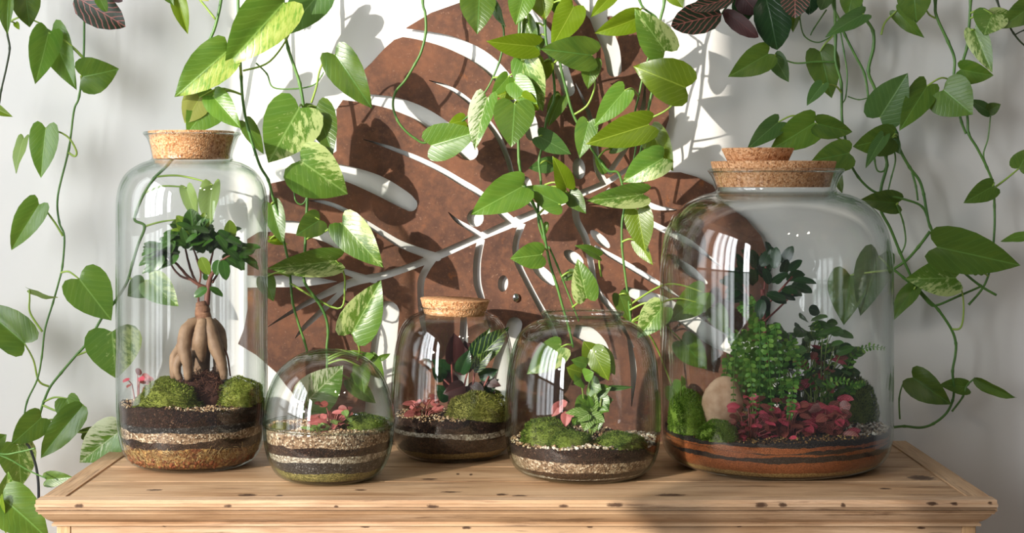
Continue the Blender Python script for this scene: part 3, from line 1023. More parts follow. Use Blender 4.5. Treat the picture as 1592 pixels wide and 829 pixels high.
def soil_bed(J, label, layers, mound=(), seed=1, gap=0.0016):
    """layers: bottom to top (name, material, photo row of the upper border on the front, wobble)"""
    t = thing('soil_bed', label, 'soil', J.loc)
    seg, nz = 180, 4
    prev_z, prev_s, prev_a = 0.0068, 0, 0.0
    tf = None
    for i, (nm, mk, yt, amp) in enumerate(layers):
        rg = J.R
        zt = J.z(yt, True, J.R)
        for _ in range(3):
            rg = J.rad(max(zt, 0.001))
            zt = J.z(yt, True, rg)
        sd_ = seed * 10 + i + 1
        vs, fs = [], []
        last = i == len(layers) - 1
        for k in range(seg):
            a = 2 * math.pi * k / seg
            zb = prev_z + (wob(a, prev_s, prev_a) if prev_s else 0)
            zz = zt + wob(a, sd_, amp)
            zz = max(zz, zb + 0.0006)
            for q in range(nz + 1):
                z = zb + (zz - zb) * q / nz
                z = max(z, 0.0066)
                r = J.rad(z) - J.t - gap
                vs.append((r * math.cos(a), r * math.sin(a), z))
        for k in range(seg):
            k2 = (k + 1) % seg
            for q in range(nz):
                fs.append((k * (nz + 1) + q, k2 * (nz + 1) + q, k2 * (nz + 1) + q + 1, k * (nz + 1) + q + 1))
        if i == 0:
            fs.append(tuple(k * (nz + 1) for k in range(seg))[::-1])
        if last:
            tf = top_fn(J, zt, sd_, amp, mound)
            rings = 14
            base = len(vs)
            for q in range(1, rings):
                fr = 1 - q / rings
                for k in range(seg):
                    a = 2 * math.pi * k / seg
                    r0 = math.hypot(*vs[k * (nz + 1) + nz][:2])
                    x, y = r0 * fr * math.cos(a), r0 * fr * math.sin(a)
                    b_ = vs[k * (nz + 1) + nz][2]
                    zc = tf(x, y)
                    mixf = min(1, (1 - fr) * 5)
                    vs.append((x, y, b_ * (1 - mixf) + zc * mixf))
            vs.append((0, 0, tf(0, 0)))
            for q in range(rings - 1):
                for k in range(seg):
                    k2 = (k + 1) % seg
                    o1 = [k * (nz + 1) + nz, k2 * (nz + 1) + nz] if q == 0 else [base + (q - 1) * seg + k, base + (q - 1) * seg + k2]
                    fs.append((o1[0], o1[1], base + q * seg + k2, base + q * seg + k))
            for k in range(seg):
                fs.append((base + (rings - 2) * seg + k, base + (rings - 2) * seg + (k + 1) % seg, len(vs) - 1))
        from_py(nm, vs, fs, M[mk], t)
        prev_z, prev_s, prev_a = zt, sd_, amp
    J.top = tf
    J.soil = t
    return t


def ground(J, px, y_off):
    """world point on the soil surface under photo column px, y_off behind the axis"""
    Y = J.Y + y_off
    x = (px - 796) * (Y - CAM_Y) / F_PX
    return Vector((x, Y, TOP_Z + J.top(x - J.x, y_off)))


OCTA = [(1, 0, 0), (-1, 0, 0), (0, 1, 0), (0, -1, 0), (0, 0, 1), (0, 0, -1)]
OCTF = [(0, 2, 4), (2, 1, 4), (1, 3, 4), (3, 0, 4), (2, 0, 5), (1, 2, 5), (3, 1, 5), (0, 3, 5)]


def grains(J, name, mk, n, size, region, seed=1, lift=0.3):
    """loose gravel lying on the soil: region(x, y) -> keep?"""
    rr = random.Random(seed)
    vs, fs = [], []
    tries = 0
    while len(fs) < n * 8 and tries < n * 30:
        tries += 1
        a, r = rr.uniform(0, 2 * math.pi), math.sqrt(rr.random()) * (J.R - J.t - 0.004)
        x, y = r * math.cos(a), r * math.sin(a)
        if not region(x, y):
            continue
        z = J.top(x, y)
        r_ok = J.rad(max(z, 0.001)) - J.t - 0.004
        if r > r_ok:
            continue
        s = size * rr.uniform(0.55, 1.3)
        b = len(vs)
        ax = Matrix.Rotation(rr.uniform(0, 6.28), 3, Vector((rr.uniform(-1, 1), rr.uniform(-1, 1), rr.uniform(-1, 1))).normalized())
        for v in OCTA:
            q = ax @ Vector((v[0] * s * rr.uniform(0.7, 1.2), v[1] * s * rr.uniform(0.7, 1.2), v[2] * s * rr.uniform(0.6, 1.0)))
            vs.append((x + q.x, y + q.y, z + s * lift + q.z))
        fs += [tuple(b + i for i in f) for f in OCTF]
    o = from_py(name, vs, fs, M[mk], J.soil, smooth=False)
    o['kind'] = 'stuff'
    return o


SC_DOWN = 1.0
soil_bed(J_TALL, 'banded soil, gravel and straw layers at the foot of the bonsai', [
    ('clay_pebble_layer', 'fibre', 720, 0.004), ('moss_fibre_layer', 'fibre', 706, 0.008), ('soil_layer', 'soil', 691, 0.006), ('gravel_layer', 'gravel', 677, 0.005),
    ('charcoal_layer', 'charcoal', 667, 0.004), ('topsoil_layer', 'soil', 642, 0.008)], [(0.012, 0.02, 0.05, 0.022)], 1)
soil_bed(J_GLOBE, 'striped soil and gravel inside the globe terrarium', [
    ('moss_sand_layer', 'olive_sand', 739, 0.004), ('charcoal_layer', 'charcoal', 723, 0.004), ('gravel_layer', 'white_gravel', 713, 0.003), ('soil_layer', 'soil', 701, 0.004),
    ('top_gravel_layer', 'gravel', 680, 0.004)], [(0.02, 0.03, 0.05, 0.006)], 2)
soil_bed(J_MID, 'dark soil with one pale gravel line inside the tapering jar', [
    ('sand_layer', 'sand', 708, 0.003), ('brown_soil_layer', 'brown_soil', 684, 0.003), ('pale_gravel_layer', 'white_gravel', 676, 0.003), ('topsoil_layer', 'soil', 660, 0.005)],
         [(0.02, 0.02, 0.05, 0.012)], 3)
soil_bed(J_OPEN, 'dark soil with two gravel lines inside the open mouthed jar', [
    ('base_gravel_layer', 'white_gravel', 746, 0.003), ('brown_soil_layer', 'brown_soil', 738, 0.004), ('gravel_layer', 'gravel', 723, 0.004), ('topsoil_layer', 'soil', 703, 0.006)],
         [(0.0, 0.02, 0.06, 0.006)], 4)
soil_bed(J_BIG, 'orange and black sand stripes at the bottom of the widest jar', [
    ('pale_sand_layer', 'sand', 738, 0.003), ('orange_sand_layer', 'orange_sand', 720, 0.0055), ('black_sand_layer', 'black_sand', 714, 0.0055), ('orange_sand_layer', 'orange_sand', 707, 0.0055),
    ('black_sand_layer', 'black_sand', 704, 0.0055), ('orange_sand_layer', 'orange_sand', 698, 0.0055), ('topsoil_layer', 'black_sand', 692, 0.004)], [(0.05, 0.04, 0.08, 0.012)], 5)

grains(J_TALL, 'surface_gravel', 'grains', 900, 0.0016, lambda x, y: y < 0.0 and (x > -0.02 or x < -0.075), 1)
grains(J_GLOBE, 'surface_gravel', 'grains', 1500, 0.0017, lambda x, y: y < 0.035, 2)
grains(J_MID, 'surface_gravel', 'grains', 900, 0.0017, lambda x, y: x < 0.02, 3)
grains(J_OPEN, 'surface_gravel', 'grains', 1300, 0.0022, lambda x, y: True, 4)
grains(J_OPEN, 'white_pebbles', 'pale_grains', 260, 0.0030, lambda x, y: x > 0.06 or y < -0.08, 5)
grains(J_BIG, 'surface_gravel', 'dark_grains', 2600, 0.0018, lambda x, y: True, 6)
grains(J_BIG, 'pale_pebbles', 'pale_grains', 350, 0.0026, lambda x, y: x > 0.085 and y > -0.09, 7)
# straw fibres and clay pebbles pressed against the tall jar's glass
rr = random.Random(5)
vs, fs = [], []
for k in range(420):
    a = rr.uniform(math.pi * 1.02, math.pi * 1.98)
    z = rr.uniform(J_TALL.z(722), J_TALL.z(704))
    p = []
    a2, z2 = a + rr.uniform(-0.10, 0.10), z + rr.uniform(-0.006, 0.006)
    for q in range(4):
        f = q / 3
        zz = max(z + (z2 - z) * f + 0.002 * math.sin(f * 3 + k), 0.008)
        aa = a + (a2 - a) * f
        r = J_TALL.rad(zz) - J_TALL.t - 0.0010
        p.append((r * math.cos(aa), r * math.sin(aa), zz))
    tube_into(vs, fs, p, 0.00035, 3, False)
o = from_py('straw_fibres', vs, fs, M['straw'], J_TALL.soil)
o['kind'] = 'stuff'
vs, fs = [], []
for k in range(150):
    a = rr.uniform(math.pi * 1.02, math.pi * 1.98)
    z = rr.uniform(0.009, J_TALL.z(717))
    r = J_TALL.rad(z) - J_TALL.t - 0.0028
    b = len(vs)
    s = rr.uniform(0.0022, 0.004)
    for v in OCTA:
        vs.append((r * math.cos(a) + v[0] * s, r * math.sin(a) + v[1] * s * 0.6, z + v[2] * s * 1.2))
    fs += [tuple(b + i for i in f) for f in OCTF]
o = from_py('clay_pebbles', vs, fs, M['clay'], J_TALL.soil)
o['kind'] = 'stuff'

# ------------------------------------------------------------------ moss
def moss_mesh(mk, seed, n=3800, blade=0.11, lump=1.0):
    rr = random.Random(seed)
    vs, fs = [], []
    rings, seg = 10, 28
    b0 = 0

    def surf(u, a):
        r = math.sin(u)
        q_ = Vector((math.cos(a) * r + seed, math.sin(a) * r, math.cos(u)))
        bump = 1 + lump * (0.16 * noise.noise(q_ * 1.9) + 0.09 * noise.noise(q_ * 5.0))
        return Vector((r * math.cos(a) * bump, r * math.sin(a) * bump, math.cos(u) * bump))
    for i in range(rings + 1):
        for k in range(seg):
            vs.append(surf(i / rings * math.pi * 0.56, 2 * math.pi * k / seg) * 0.86)
    for i in range(rings):
        for k in range(seg):
            fs.append((i * seg + k, (i + 1) * seg + k, (i + 1) * seg + (k + 1) % seg, i * seg + (k + 1) % seg))
    for _ in range(n):
        u = math.acos(1 - rr.random() * 1.15)
        a = rr.uniform(0, 2 * math.pi)
        p = surf(u, a) * rr.uniform(0.93, 0.99)
        d = (p.normalized() + Vector((rr.uniform(-1, 1), rr.uniform(-1, 1), rr.uniform(-0.6, 1))) * 0.55).normalized()
        s = d.orthogonal().normalized()
        s = Matrix.Rotation(rr.uniform(0, 6.28), 3, d) @ s
        L = blade * rr.uniform(0.5, 1.2)
        wd = blade * 0.20
        b = len(vs)
        vs += [p - s * wd, p + s * wd, p + d * L * 0.6 + s * wd * 0.8, p + d * L]
        fs += [(b, b + 1, b + 2), (b, b + 2, b + 3)]
    me = bpy.data.meshes.new('moss')
    me.from_pydata([tuple(v) for v in vs], [], fs)
    me.materials.append(M[mk])
    return me


_moss = {}


def moss(J, label, px, py_top, rx, ry, dy, mk, rz=0.0, seed=1, group=None, n=3800):
    """a cushion whose crest is at photo (px, py_top); rx, ry px half width, and height in px"""
    Y = J.Y + dy
    k = (Y - CAM_Y) / F_PX
    x = (px - 796) * k
    ztop = CAM_Z - (py_top - HORIZON) * k
    h = ry * k
    key = (mk, seed, n)
    if key not in _moss:
        _moss[key] = moss_mesh(mk, seed, n, 0.11 if n < 5000 else (0.08 if n < 9000 else 0.06), 1.0 if n < 9000 else 0.35)
    me = _moss[key].copy()
    rot, sc3 = Matrix.Rotation(rz, 3, 'Z'), Vector((rx * k, rx * k * 0.9, h))
    cx, cy, cz = x - J.x, Y - J.Y, ztop - h - TOP_Z
    prof = [(J.rad(0.0005 + q * 0.004) or J.R) - J.t - 0.0012 for q in range(140)]
    rj = random.Random(seed + int(px))
    for v in me.vertices:                     # the cushion is pressed against the inside of the glass
        p = rot @ Vector((v.co.x * sc3.x, v.co.y * sc3.y, v.co.z * sc3.z))
        px_, py_, pz_ = p.x + cx, p.y + cy, p.z + cz
        lim = prof[max(0, min(139, int(max(pz_, 0) / 0.004)))]
        r = math.hypot(px_, py_)
        if r > lim:
            f = lim / r * (1 - 0.05 * rj.random() ** 2)
            p.x, p.y = px_ * f - cx, py_ * f - cy
        v.co = p
    o = bpy.data.objects.new('moss_cushion', me)
    COL.objects.link(o)
    o.location = (x, Y, ztop - h)
    tag(o, label, 'moss', group)
    return o


moss(J_TALL, 'yellow-green moss clump on the soil in front of the bonsai roots', 262, 594, 52, 38, -0.045, 'moss_light', 0.4, 1, n=6000)
moss(J_TALL, 'yellow-green moss mound in the tall jar with gravel spilling beside it', 375, 587, 42, 36, -0.02, 'moss_light', 1.7, 2, n=6000)
moss(J_TALL, 'low strip of moss behind the bonsai roots', 258, 586, 20, 14, 0.045, 'moss_light', 0.2, 2)
moss(J_GLOBE, 'soft green moss cushion inside the globe behind the small plant', 564, 644, 44, 26, -0.012, 'moss_dark', 0.3, 1, n=5000)
moss(J_GLOBE, 'tiny scrap of pale moss against the globe glass', 437, 657, 16, 10, -0.02, 'moss_olive', 0.9, 1)
moss(J_MID, 'large olive domed moss cushion in the tapering jar', 743, 610, 52, 38, -0.03, 'moss_olive', 0.6, 3, n=7000)
moss(J_MID, 'flat moss mat behind the olive dome in the tapering jar', 748, 604, 34, 14, 0.03, 'moss_light', 0.1, 1)
moss(J_OPEN, 'dark green moss clump nearest the open jar glass front', 888, 670, 36, 22, -0.058, 'moss_dark', 0.2, 1, n=5000)
moss(J_OPEN, 'dark green moss clump beside the white pebbles in the open jar', 965, 672, 46, 24, -0.055, 'moss_dark', 1.5, 2, n=6000)
moss(J_OPEN, 'moss clump seen through window reflections in the open jar', 852, 650, 45, 34, -0.02, 'moss_dark', 2.4, 3, n=6000)
moss(J_BIG, 'tall rounded velvety green moss mound beside the stone', 1069, 606, 40, 64, -0.045, 'moss_green', 0.2, 3, n=9000)
moss(J_BIG, 'low velvety green moss mound in front of the upright stone', 1116, 652, 38, 36, -0.10, 'moss_green', 1.2, 1, n=9000)
moss(J_BIG, 'shaded dark moss mound behind the red leaved plants', 1330, 585, 36, 60, 0.03, 'moss_dark', 0.5, 2, n=6000)

# ------------------------------------------------------------------ stone
bm = bmesh.new()
bmesh.ops.create_icosphere(bm, subdivisions=4, radius=1)
for v in bm.verts:
    c = v.co
    c.x *= 1 - 0.22 * max(c.z, 0) ** 2
    c *= 1 + 0.10 * noise.noise(c * 1.3 + Vector((4, 2, 1))) + 0.03 * noise.noise(c * 5)
q = J_BIG.at(1124, 628, -0.062)
k = S(1, q.y)
bmesh.ops.scale(bm, vec=(33 * k, 19 * k, 44 * k), verts=bm.verts)
bmesh.ops.rotate(bm, matrix=Matrix.Rotation(0.12, 3, 'Y'), verts=bm.verts)
o = from_bm('upright_stone', bm, M['stone'])
o.location = q
tag(o, 'smooth upright sandy pink stone standing behind low green moss', 'stone')

# ------------------------------------------------------------------ bonsai
Y0 = J_TALL.Y
bon = thing('ficus_bonsai', 'ginseng ficus bonsai with swollen bare roots in the tall jar', 'bonsai', P(315, 590, Y0))


def pxt(name, pts, radii, m, parent, seg=10, jit=0.0):
    w_ = catmull([P(x, y, Y) for x, y, Y in pts], 5)
    if jit:
        w_ = [p + Vector((noise.noise(p * 300), noise.noise(p * 310 + Vector((3, 1, 2))), noise.noise(p * 290))) * jit for p in w_]
    vs, fs = [], []
    kk = S(1, Y0)
    tube_into(vs, fs, w_, [r * kk for r in radii], seg)
    return keep(from_py(name, vs, fs, m, None), parent)


y = Y0
roots = [
    ([(307, 498, y - .004), (291, 512, y - .012), (286, 540, y - .022), (291, 566, y - .026), (293, 590, y - .024)], [7, 11, 11, 8, 6]),
    ([(315, 498, y - .012), (313, 515, y - .020), (311, 533, y - .022), (313, 550, y - .016), (314, 562, y - .008)], [8, 11, 12, 8, 4]),
    ([(323, 498, y - .008), (328, 515, y - .016), (336, 542, y - .020), (345, 566, y - .022), (349, 590, y - .02)], [8, 11, 11, 8, 5]),
    ([(326, 500, y + .008), (338, 518, y + .012), (342, 540, y + .012), (340, 565, y + .012), (338, 590, y + .01)], [10, 13, 11, 9, 6]),
    ([(300, 500, y + .010), (292, 520, y + .012), (278, 545, y + .002), (270, 558, y - .004), (271, 588, y - .006)], [9, 10, 8, 7, 6]),
    ([(290, 545, y - .006), (278, 560, y - .010), (274, 575, y - .012), (280, 590, y - .012)], [6, 8, 7, 5]),
    ([(313, 500, y + .012), (312, 540, y + .014), (312, 590, y + .014)], [12, 15, 14]),
]
for pts, ra in roots:
    pxt('root', pts, ra, M['bark'], bon, 12, 0.0008)
pxt('trunk', [(315, 508, y), (316, 492, y), (315, 480, y), (314, 470, y)], [16, 12.5, 11, 9], M['rough_bark'], bon, 12, 0.002)
pxt('hanging_root', [(341, 536, y), (348, 542, y - .01), (354, 556, y - .012), (358, 585, y - .01)], [1.5, 1.4, 1.4, 1.2], M['twig'], bon, 6)
branches = [
    ([(321, 474, y), (323, 455, y), (325, 440, y), (328, 428, y)], [5, 4.6, 4.2, 3]), ([(309, 474, y), (308, 456, y), (309, 440, y)], [2, 1.6, 1.2]),
    ([(324, 448, y), (306, 441, y - .006), (290, 428, y - .008), (276, 412, y - .01), (258, 398, y - .01)], [3, 2.8, 2.4, 2, 1.2]),
    ([(306, 441, y - .006), (298, 424, y - .002), (292, 404, y), (288, 385, y)], [2.2, 2, 1.8, 1.4]),
    ([(300, 436, y + .004), (282, 430, y + .012), (270, 418, y + .02), (262, 400, y + .02)], [2, 1.8, 1.6, 1.2]),
    ([(326, 436, y), (316, 424, y + .005), (308, 406, y + .01), (300, 386, y + .01)], [2.6, 2.2, 1.8, 1.2]),
    ([(310, 441, y - .004), (312, 424, y - .008), (305, 402, y - .014)], [1.6, 1.4, 1.2]),
    ([(327, 432, y), (334, 420, y - .006), (342, 408, y - .008), (360, 396, y - .01), (382, 392, y - .01)], [3, 2.6, 2.2, 1.6, 1]),
    ([(328, 430, y), (326, 414, y + .004), (330, 396, y + .01), (335, 375, y + .01)], [2.4, 2, 1.6, 1]),
    ([(330, 440, y), (338, 426, y + .01), (344, 412, y + .016)], [2, 1.8, 1.2]),
]
for pts, ra in branches:
    pxt('branch', pts, ra, M['twig'], bon, 7, 0.0004)
# peat mound with fibres under the roots
rr = random.Random(8)
vs, fs = [], []
for k in range(800):
    a, r = rr.uniform(0, 6.28), math.sqrt(rr.random())
    bx, by = 54 * r * math.cos(a), 0.044 * r * math.sin(a)
    top = 580 + 30 * r * r
    c = P(318 + bx, top + rr.uniform(-6, 10), Y0 + by)
    d = Vector((rr.uniform(-1, 1), rr.uniform(-1, 1), rr.uniform(-0.6, 1))).normalized() * S(rr.uniform(5, 12), Y0)
    tube_into(vs, fs, [c - d, c + Vector((rr.uniform(-1, 1), rr.uniform(-1, 1), rr.uniform(-1, 1))) * 0.001, c + d], 0.0004, 3, False)
o = keep(from_py('peat_fibres', vs, fs, M['peat'], None), bon)
o['kind'] = 'stuff'
bm = bmesh.new()
bmesh.ops.create_icosphere(bm, subdivisions=4, radius=1)
for v in bm.verts:
    v.co *= 1 + 0.12 * noise.noise(v.co * 4)
bmesh.ops.scale(bm, vec=(S(52, Y0), 0.042, S(34, Y0)), verts=bm.verts)
bmesh.ops.translate(bm, vec=P(320, 617, Y0), verts=bm.verts)
keep(from_bm('peat_root_ball', bm, M['peat']), bon)
# canopy
rr = random.Random(21)


def fleaf(px, py, dy, ang, L, wd, mk, up=0.3, parent=None, var=0, toward=0.0):
    base = P(px, py, Y0 + dy)
    d = Vector((math.cos(ang), -toward, math.sin(ang))).normalized()
    tip = base + d * S(L, Y0)
    return leaf_at(base, tip, S(wd, Y0), mk, parent, 'oval', 0, Vector((rr.uniform(-.4, .4), -0.75, 0.75 + up)), var)


for k in range(210):
    a = rr.uniform(0, 2 * math.pi)
    r = math.sqrt(rr.random())
    px = 308 + 70 * r * math.cos(a)
    py = 396 - 34 * abs(math.sin(a)) * r - rr.uniform(0, 10) + 10 * (r * math.cos(a)) ** 2
    dy = rr.uniform(-0.055, 0.05)
    ang = (math.pi if px < 308 else 0) + rr.uniform(-0.9, 0.9) + (0.35 if px < 308 else -0.35)
    if abs(px - 308) < 25:
        ang = rr.uniform(0.2, 2.9)
    fleaf(px, py, dy, ang, rr.uniform(20, 30), rr.uniform(12, 16), 'ficus', 0.2, bon, rr.randrange(5), rr.uniform(-0.3, 0.7))
for px, py, ang, L, wd, mk in [(356, 374, 1.5, 32, 21, 'ficus_lime'), (300, 372, 2.1, 44, 26, 'ficus_lime'), (312, 370, 1.4, 40, 22, 'ficus_lime'), (303, 372, 1.7, 48, 34, 'ficus'),
                               (292, 370, 2.6, 28, 16, 'ficus_lime'), (258, 392, 2.75, 36, 20, 'ficus'), (262, 400, 3.35, 42, 14, 'ficus'), (262, 404, 3.6, 46, 13, 'ficus'),
                               (272, 408, 3.5, 40, 14, 'ficus'), (268, 396, 3.25, 46, 13, 'ficus'), (366, 396, -0.35, 38, 14, 'ficus'), (376, 398, -0.65, 34, 12, 'ficus'),
                               (352, 402, -0.5, 34, 17, 'ficus'), (346, 404, -1.35, 32, 18, 'ficus'), (340, 404, -1.7, 24, 16, 'ficus'), (322, 448, 3.75, 24, 15, 'ficus'),
                               (326, 447, -0.55, 25, 13, 'ficus'), (320, 436, 1.7, 12, 8, 'ficus'), (312, 400, -1.1, 30, 18, 'ficus_lime'), (372, 386, 0.05, 34, 15, 'ficus'), (354, 388, 0.5, 26, 18, 'ficus')]:
    fleaf(px, py, -0.03, ang, L, wd, mk, 0.0, bon, rr.randrange(5), 0.15)


# ------------------------------------------------------------------ small plants
def bushy(name, label, cat, J, px, py_ground, spread, height, n, mk, leaf_l, leaf_w, dy=0.0, seed=1, stem='red_stem', shape='oval', depth=0.03, low=0.25, group=None, flat=0.5):
    rr = random.Random(seed)
    g = P(px, py_ground, J.Y + dy)
    t = thing(name, label, cat, g, group)
    vs, fs = [], []
    k = S(1, J.Y + dy)
    spots = []
    for i in range(n):
        a = rr.uniform(0, 2 * math.pi)
        r = math.sqrt(rr.random())
        h = height * rr.uniform(low, 1.0) * (1 - 0.35 * r * r)
        p = g + Vector((spread * k * r * math.cos(a), depth * r * math.sin(a), h * k))
        q = Vector((p.x - J.x, p.y - J.Y))
        lim = J.rad(max(p.z - TOP_Z, 0.001)) - 0.014
        if q.length > lim:
            q = q * (lim / q.length)
            p.x, p.y = J.x + q.x, J.Y + q.y
        spots.append((p, a))
        if i % 2 == 0:
            mid = g.lerp(p, 0.55) + Vector((0, 0, 0.15 * h * k))
            root = g + Vector((spread * k * 0.3 * r * math.cos(a), depth * 0.3 * r * math.sin(a), -0.004))
            tube_into(vs, fs, [root, mid, p], [0.0011, 0.0009, 0.0006], 5, False)
    keep(from_py('stems', vs, fs, M[stem], None), t).name = 'stem'
    mks = mk if isinstance(mk, (list, tuple)) else [mk]
    for p, a in spots:
        a2 = a + rr.uniform(-0.8, 0.8)
        d = Vector((math.cos(a2), math.sin(a2) * 0.8 - 0.25, rr.uniform(-0.45, flat))).normalized()
        L = leaf_l * k * rr.uniform(0.65, 1.2)
        leaf_at(p - d * L * 0.3, p + d * L * 0.7, leaf_w * k * rr.uniform(0.75, 1.15), rr.choice(mks), t, shape, 0,
                Vector((rr.uniform(-.5, .5), -0.9, rr.uniform(0.4, 1.2))), rr.randrange(5))
    return t


bushy('nerve_plant', 'tiny pink-red nerve plant at the glass beside the bonsai moss', 'plant', J_TALL, 214, 616, 18, 42, 9, ['fit_red', 'fit_pink', 'fit_brown'], 15, 10, -0.02, 3, depth=0.012, low=0.5)
# globe
bushy('nerve_plant', 'small rust-red nerve plant with pale green shoots inside the globe', 'plant', J_GLOBE, 516, 680, 34, 56, 40, ['fit_brown', 'fit_brown', 'fit_pink', 'fit_green'], 20, 11, -0.025, 4, depth=0.03, low=0.3)
bushy('nerve_plant', 'pale green nerve plant sprout at the front of the globe', 'plant', J_GLOBE, 495, 682, 14, 30, 9, 'fit_green', 20, 8, -0.05, 9, 'thin_stem', depth=0.012, low=0.3)
# tapering jar
bushy('nerve_plant', 'salmon pink nerve plant in the tapering jar beneath the dark plant', 'plant', J_MID, 655, 652, 26, 42, 18, ['fit_pink', 'fit_pink', 'fit_brown'], 20, 11, -0.025, 5, depth=0.02)
cal = thing('calathea_plant', 'dark calathea with maroon leaf backs and one patterned leaf in the tapering jar', 'plant', P(718, 650, J_MID.Y + 0.01))
yc = J_MID.Y


def cstem(pts, r=0.0013, mk='red_stem', parent=cal):
    keep(tube('stem', catmull([P(*p) for p in pts], 4), r, M[mk], None, 6), parent)


for pts in ([(712, 652, yc), (704, 600, yc - .005), (702, 560, yc - .01)], [(716, 652, yc), (722, 600, yc), (728, 575, yc - .002)], [(722, 655, yc), (735, 600, yc), (739, 565, yc)],
            [(718, 655, yc), (712, 615, yc - .01), (690, 590, yc - .01)], [(724, 655, yc), (745, 615, yc), (760, 585, yc)]):
    cstem(pts)
for bx, by, tx, ty, wd, mk, rl, dy in [(704, 565, 706, 518, 34, 'maroon', 25, -.008), (726, 580, 700, 525, 36, 'maroon', -10, 0), (732, 568, 722, 530, 26, 'maroon', 0, .004),
                                       (738, 562, 790, 510, 36, 'calathea', 0, -.004), (733, 560, 762, 512, 28, 'calathea', 10, .004), (736, 575, 765, 545, 24, 'calathea', 0, -.01),
                                       (690, 590, 672, 572, 22, 'ficus_dark', 0, .01), (700, 580, 672, 560, 26, 'ficus_dark', 0, .02), (716, 580, 730, 545, 24, 'ficus_dark', 0, -.02),
                                       (745, 585, 775, 575, 20, 'ficus_dark', 0, .01), (722, 600, 690, 612, 26, 'maroon', 0, -.01), (730, 600, 752, 622, 26, 'maroon', 0, 0),
                                       (720, 610, 725, 640, 24, 'maroon', 0, -.012), (750, 590, 778, 600, 18, 'maroon', 0, .01), (712, 600, 700, 640, 22, 'maroon', 0, .006),
                                       (740, 595, 735, 632, 24, 'maroon', 0, .012), (728, 560, 712, 540, 22, 'ficus_dark', 0, .012), (708, 600, 690, 580, 26, 'maroon', 0, .02), (742, 610, 775, 590, 26, 'ficus_dark', 0, .02), (715, 625, 735, 600, 30, 'maroon', 0, .025),
                                       (700, 620, 680, 600, 26, 'ficus_dark', 0, .025), (745, 600, 770, 612, 22, 'maroon', 0, .02), (705, 562, 735, 535, 30, 'maroon', 0, .014)]:
    leaf_at(P(bx, by, yc + dy), P(tx, ty, yc + dy - 0.012), S(wd, yc), mk, cal, 'egg', rl, None, (bx * 3 + ty) % 6)
# open jar
yo = J_OPEN.Y
syn = thing('arrowhead_plant', 'bright lime arrowhead plant reaching up inside the open jar', 'plant', P(912, 690, yo + 0.01))
for pts in ([(912, 690, yo), (910, 650, yo), (906, 610, yo - .004), (903, 588, yo - .006)], [(914, 690, yo), (918, 640, yo), (916, 600, yo), (922, 560, yo)],
            [(916, 690, yo), (925, 640, yo), (930, 600, yo)], [(916, 688, yo), (930, 650, yo), (935, 620, yo)]):
    cstem(pts, 0.0011, 'thin_stem', syn)
for bx, by, tx, ty, wd, mk, rl, dy in [(920, 538, 944, 592, 38, 'y', 20, -.01), (925, 540, 957, 582, 34, 'y', -30, .004), (930, 560, 908, 532, 34, 'y', 0, -.004), (912, 566, 888, 560, 18, 'l', 0, -.012),
                                       (905, 580, 882, 572, 30, 'y', 0, -.01), (903, 590, 893, 596, 26, 'l', 0, -.012), (908, 586, 922, 580, 22, 'l', 0, -.014), (914, 600, 934, 606, 34, 'g', 0, .004),
                                       (918, 612, 950, 602, 26, 'g', 0, .012), (925, 618, 946, 640, 36, 'g', 0, .008), (915, 620, 894, 640, 26, 'g', 0, .004), (930, 625, 952, 622, 22, 'g', 0, .014),
                                       (936, 604, 985, 602, 9, 'r', 0, .02), (936, 575, 950, 560, 20, 'y', 0, .008), (905, 640, 890, 662, 22, 'l', 0, .0), (925, 640, 930, 670, 28, 'g', 0, .012)]:
    leaf_at(P(bx, by, yo + dy), P(tx, ty, yo + dy - 0.012), S(wd, yo), mk, syn, 'egg', rl, None, (bx * 3 + ty) % 6)
ivy = thing('nerve_plant', 'star-shaped green nerve plant with pale veins below the lime arrowhead plant', 'plant', P(918, 690, yo - 0.03))
cstem([(918, 690, yo - .03), (918, 660, yo - .036), (917, 640, yo - .04)], 0.0013, 'thin_stem', ivy)
for bx, by, tx, ty, wd, mk, dy in [(916, 642, 880, 640, 18, 'fit_green', -.042), (917, 648, 908, 670, 22, 'fit_green', -.048), (918, 646, 940, 656, 22, 'fit_green', -.044), (918, 640, 900, 618, 16, 'l', -.04),
                                   (920, 640, 925, 612, 18, 'fit_green', -.04), (918, 648, 925, 672, 18, 'fit_green', -.046), (916, 644, 898, 655, 20, 'fit_green', -.05), (920, 642, 944, 638, 16, 'l', -.036),
                                   (917, 636, 905, 628, 14, 'l', -.046), (919, 634, 915, 615, 12, 'l', -.045)]:
    leaf_at(P(bx, by, yo + dy), P(tx, ty, yo + dy - 0.01), S(wd, yo), mk, ivy, 'egg', 0, Vector((0, -0.8, 0.6)), (bx * 3 + ty) % 6)
pk = thing('nerve_plant', 'three pink leaves of a nerve plant on the moss in the open jar', 'plant', P(878, 680, yo - 0.02))
for pts in ([(880, 682, yo - .02), (876, 650, yo - .022), (872, 630, yo - .024)], [(880, 682, yo - .02), (882, 655, yo - .026)]):
    cstem(pts, 0.001, 'red_stem', pk)
for bx, by, tx, ty, wd, rl in [(872, 628, 858, 648, 17, 0), (873, 628, 882, 625, 12, 0), (882, 640, 879, 664, 17, 0), (874, 630, 866, 625, 12, 0), (884, 640, 892, 648, 14, 0)]:
    leaf_at(P(bx, by, yo - .03), P(tx, ty, yo - .036), S(wd, yo), 'fit_pink', pk, 'egg', rl, None, bx % 5)
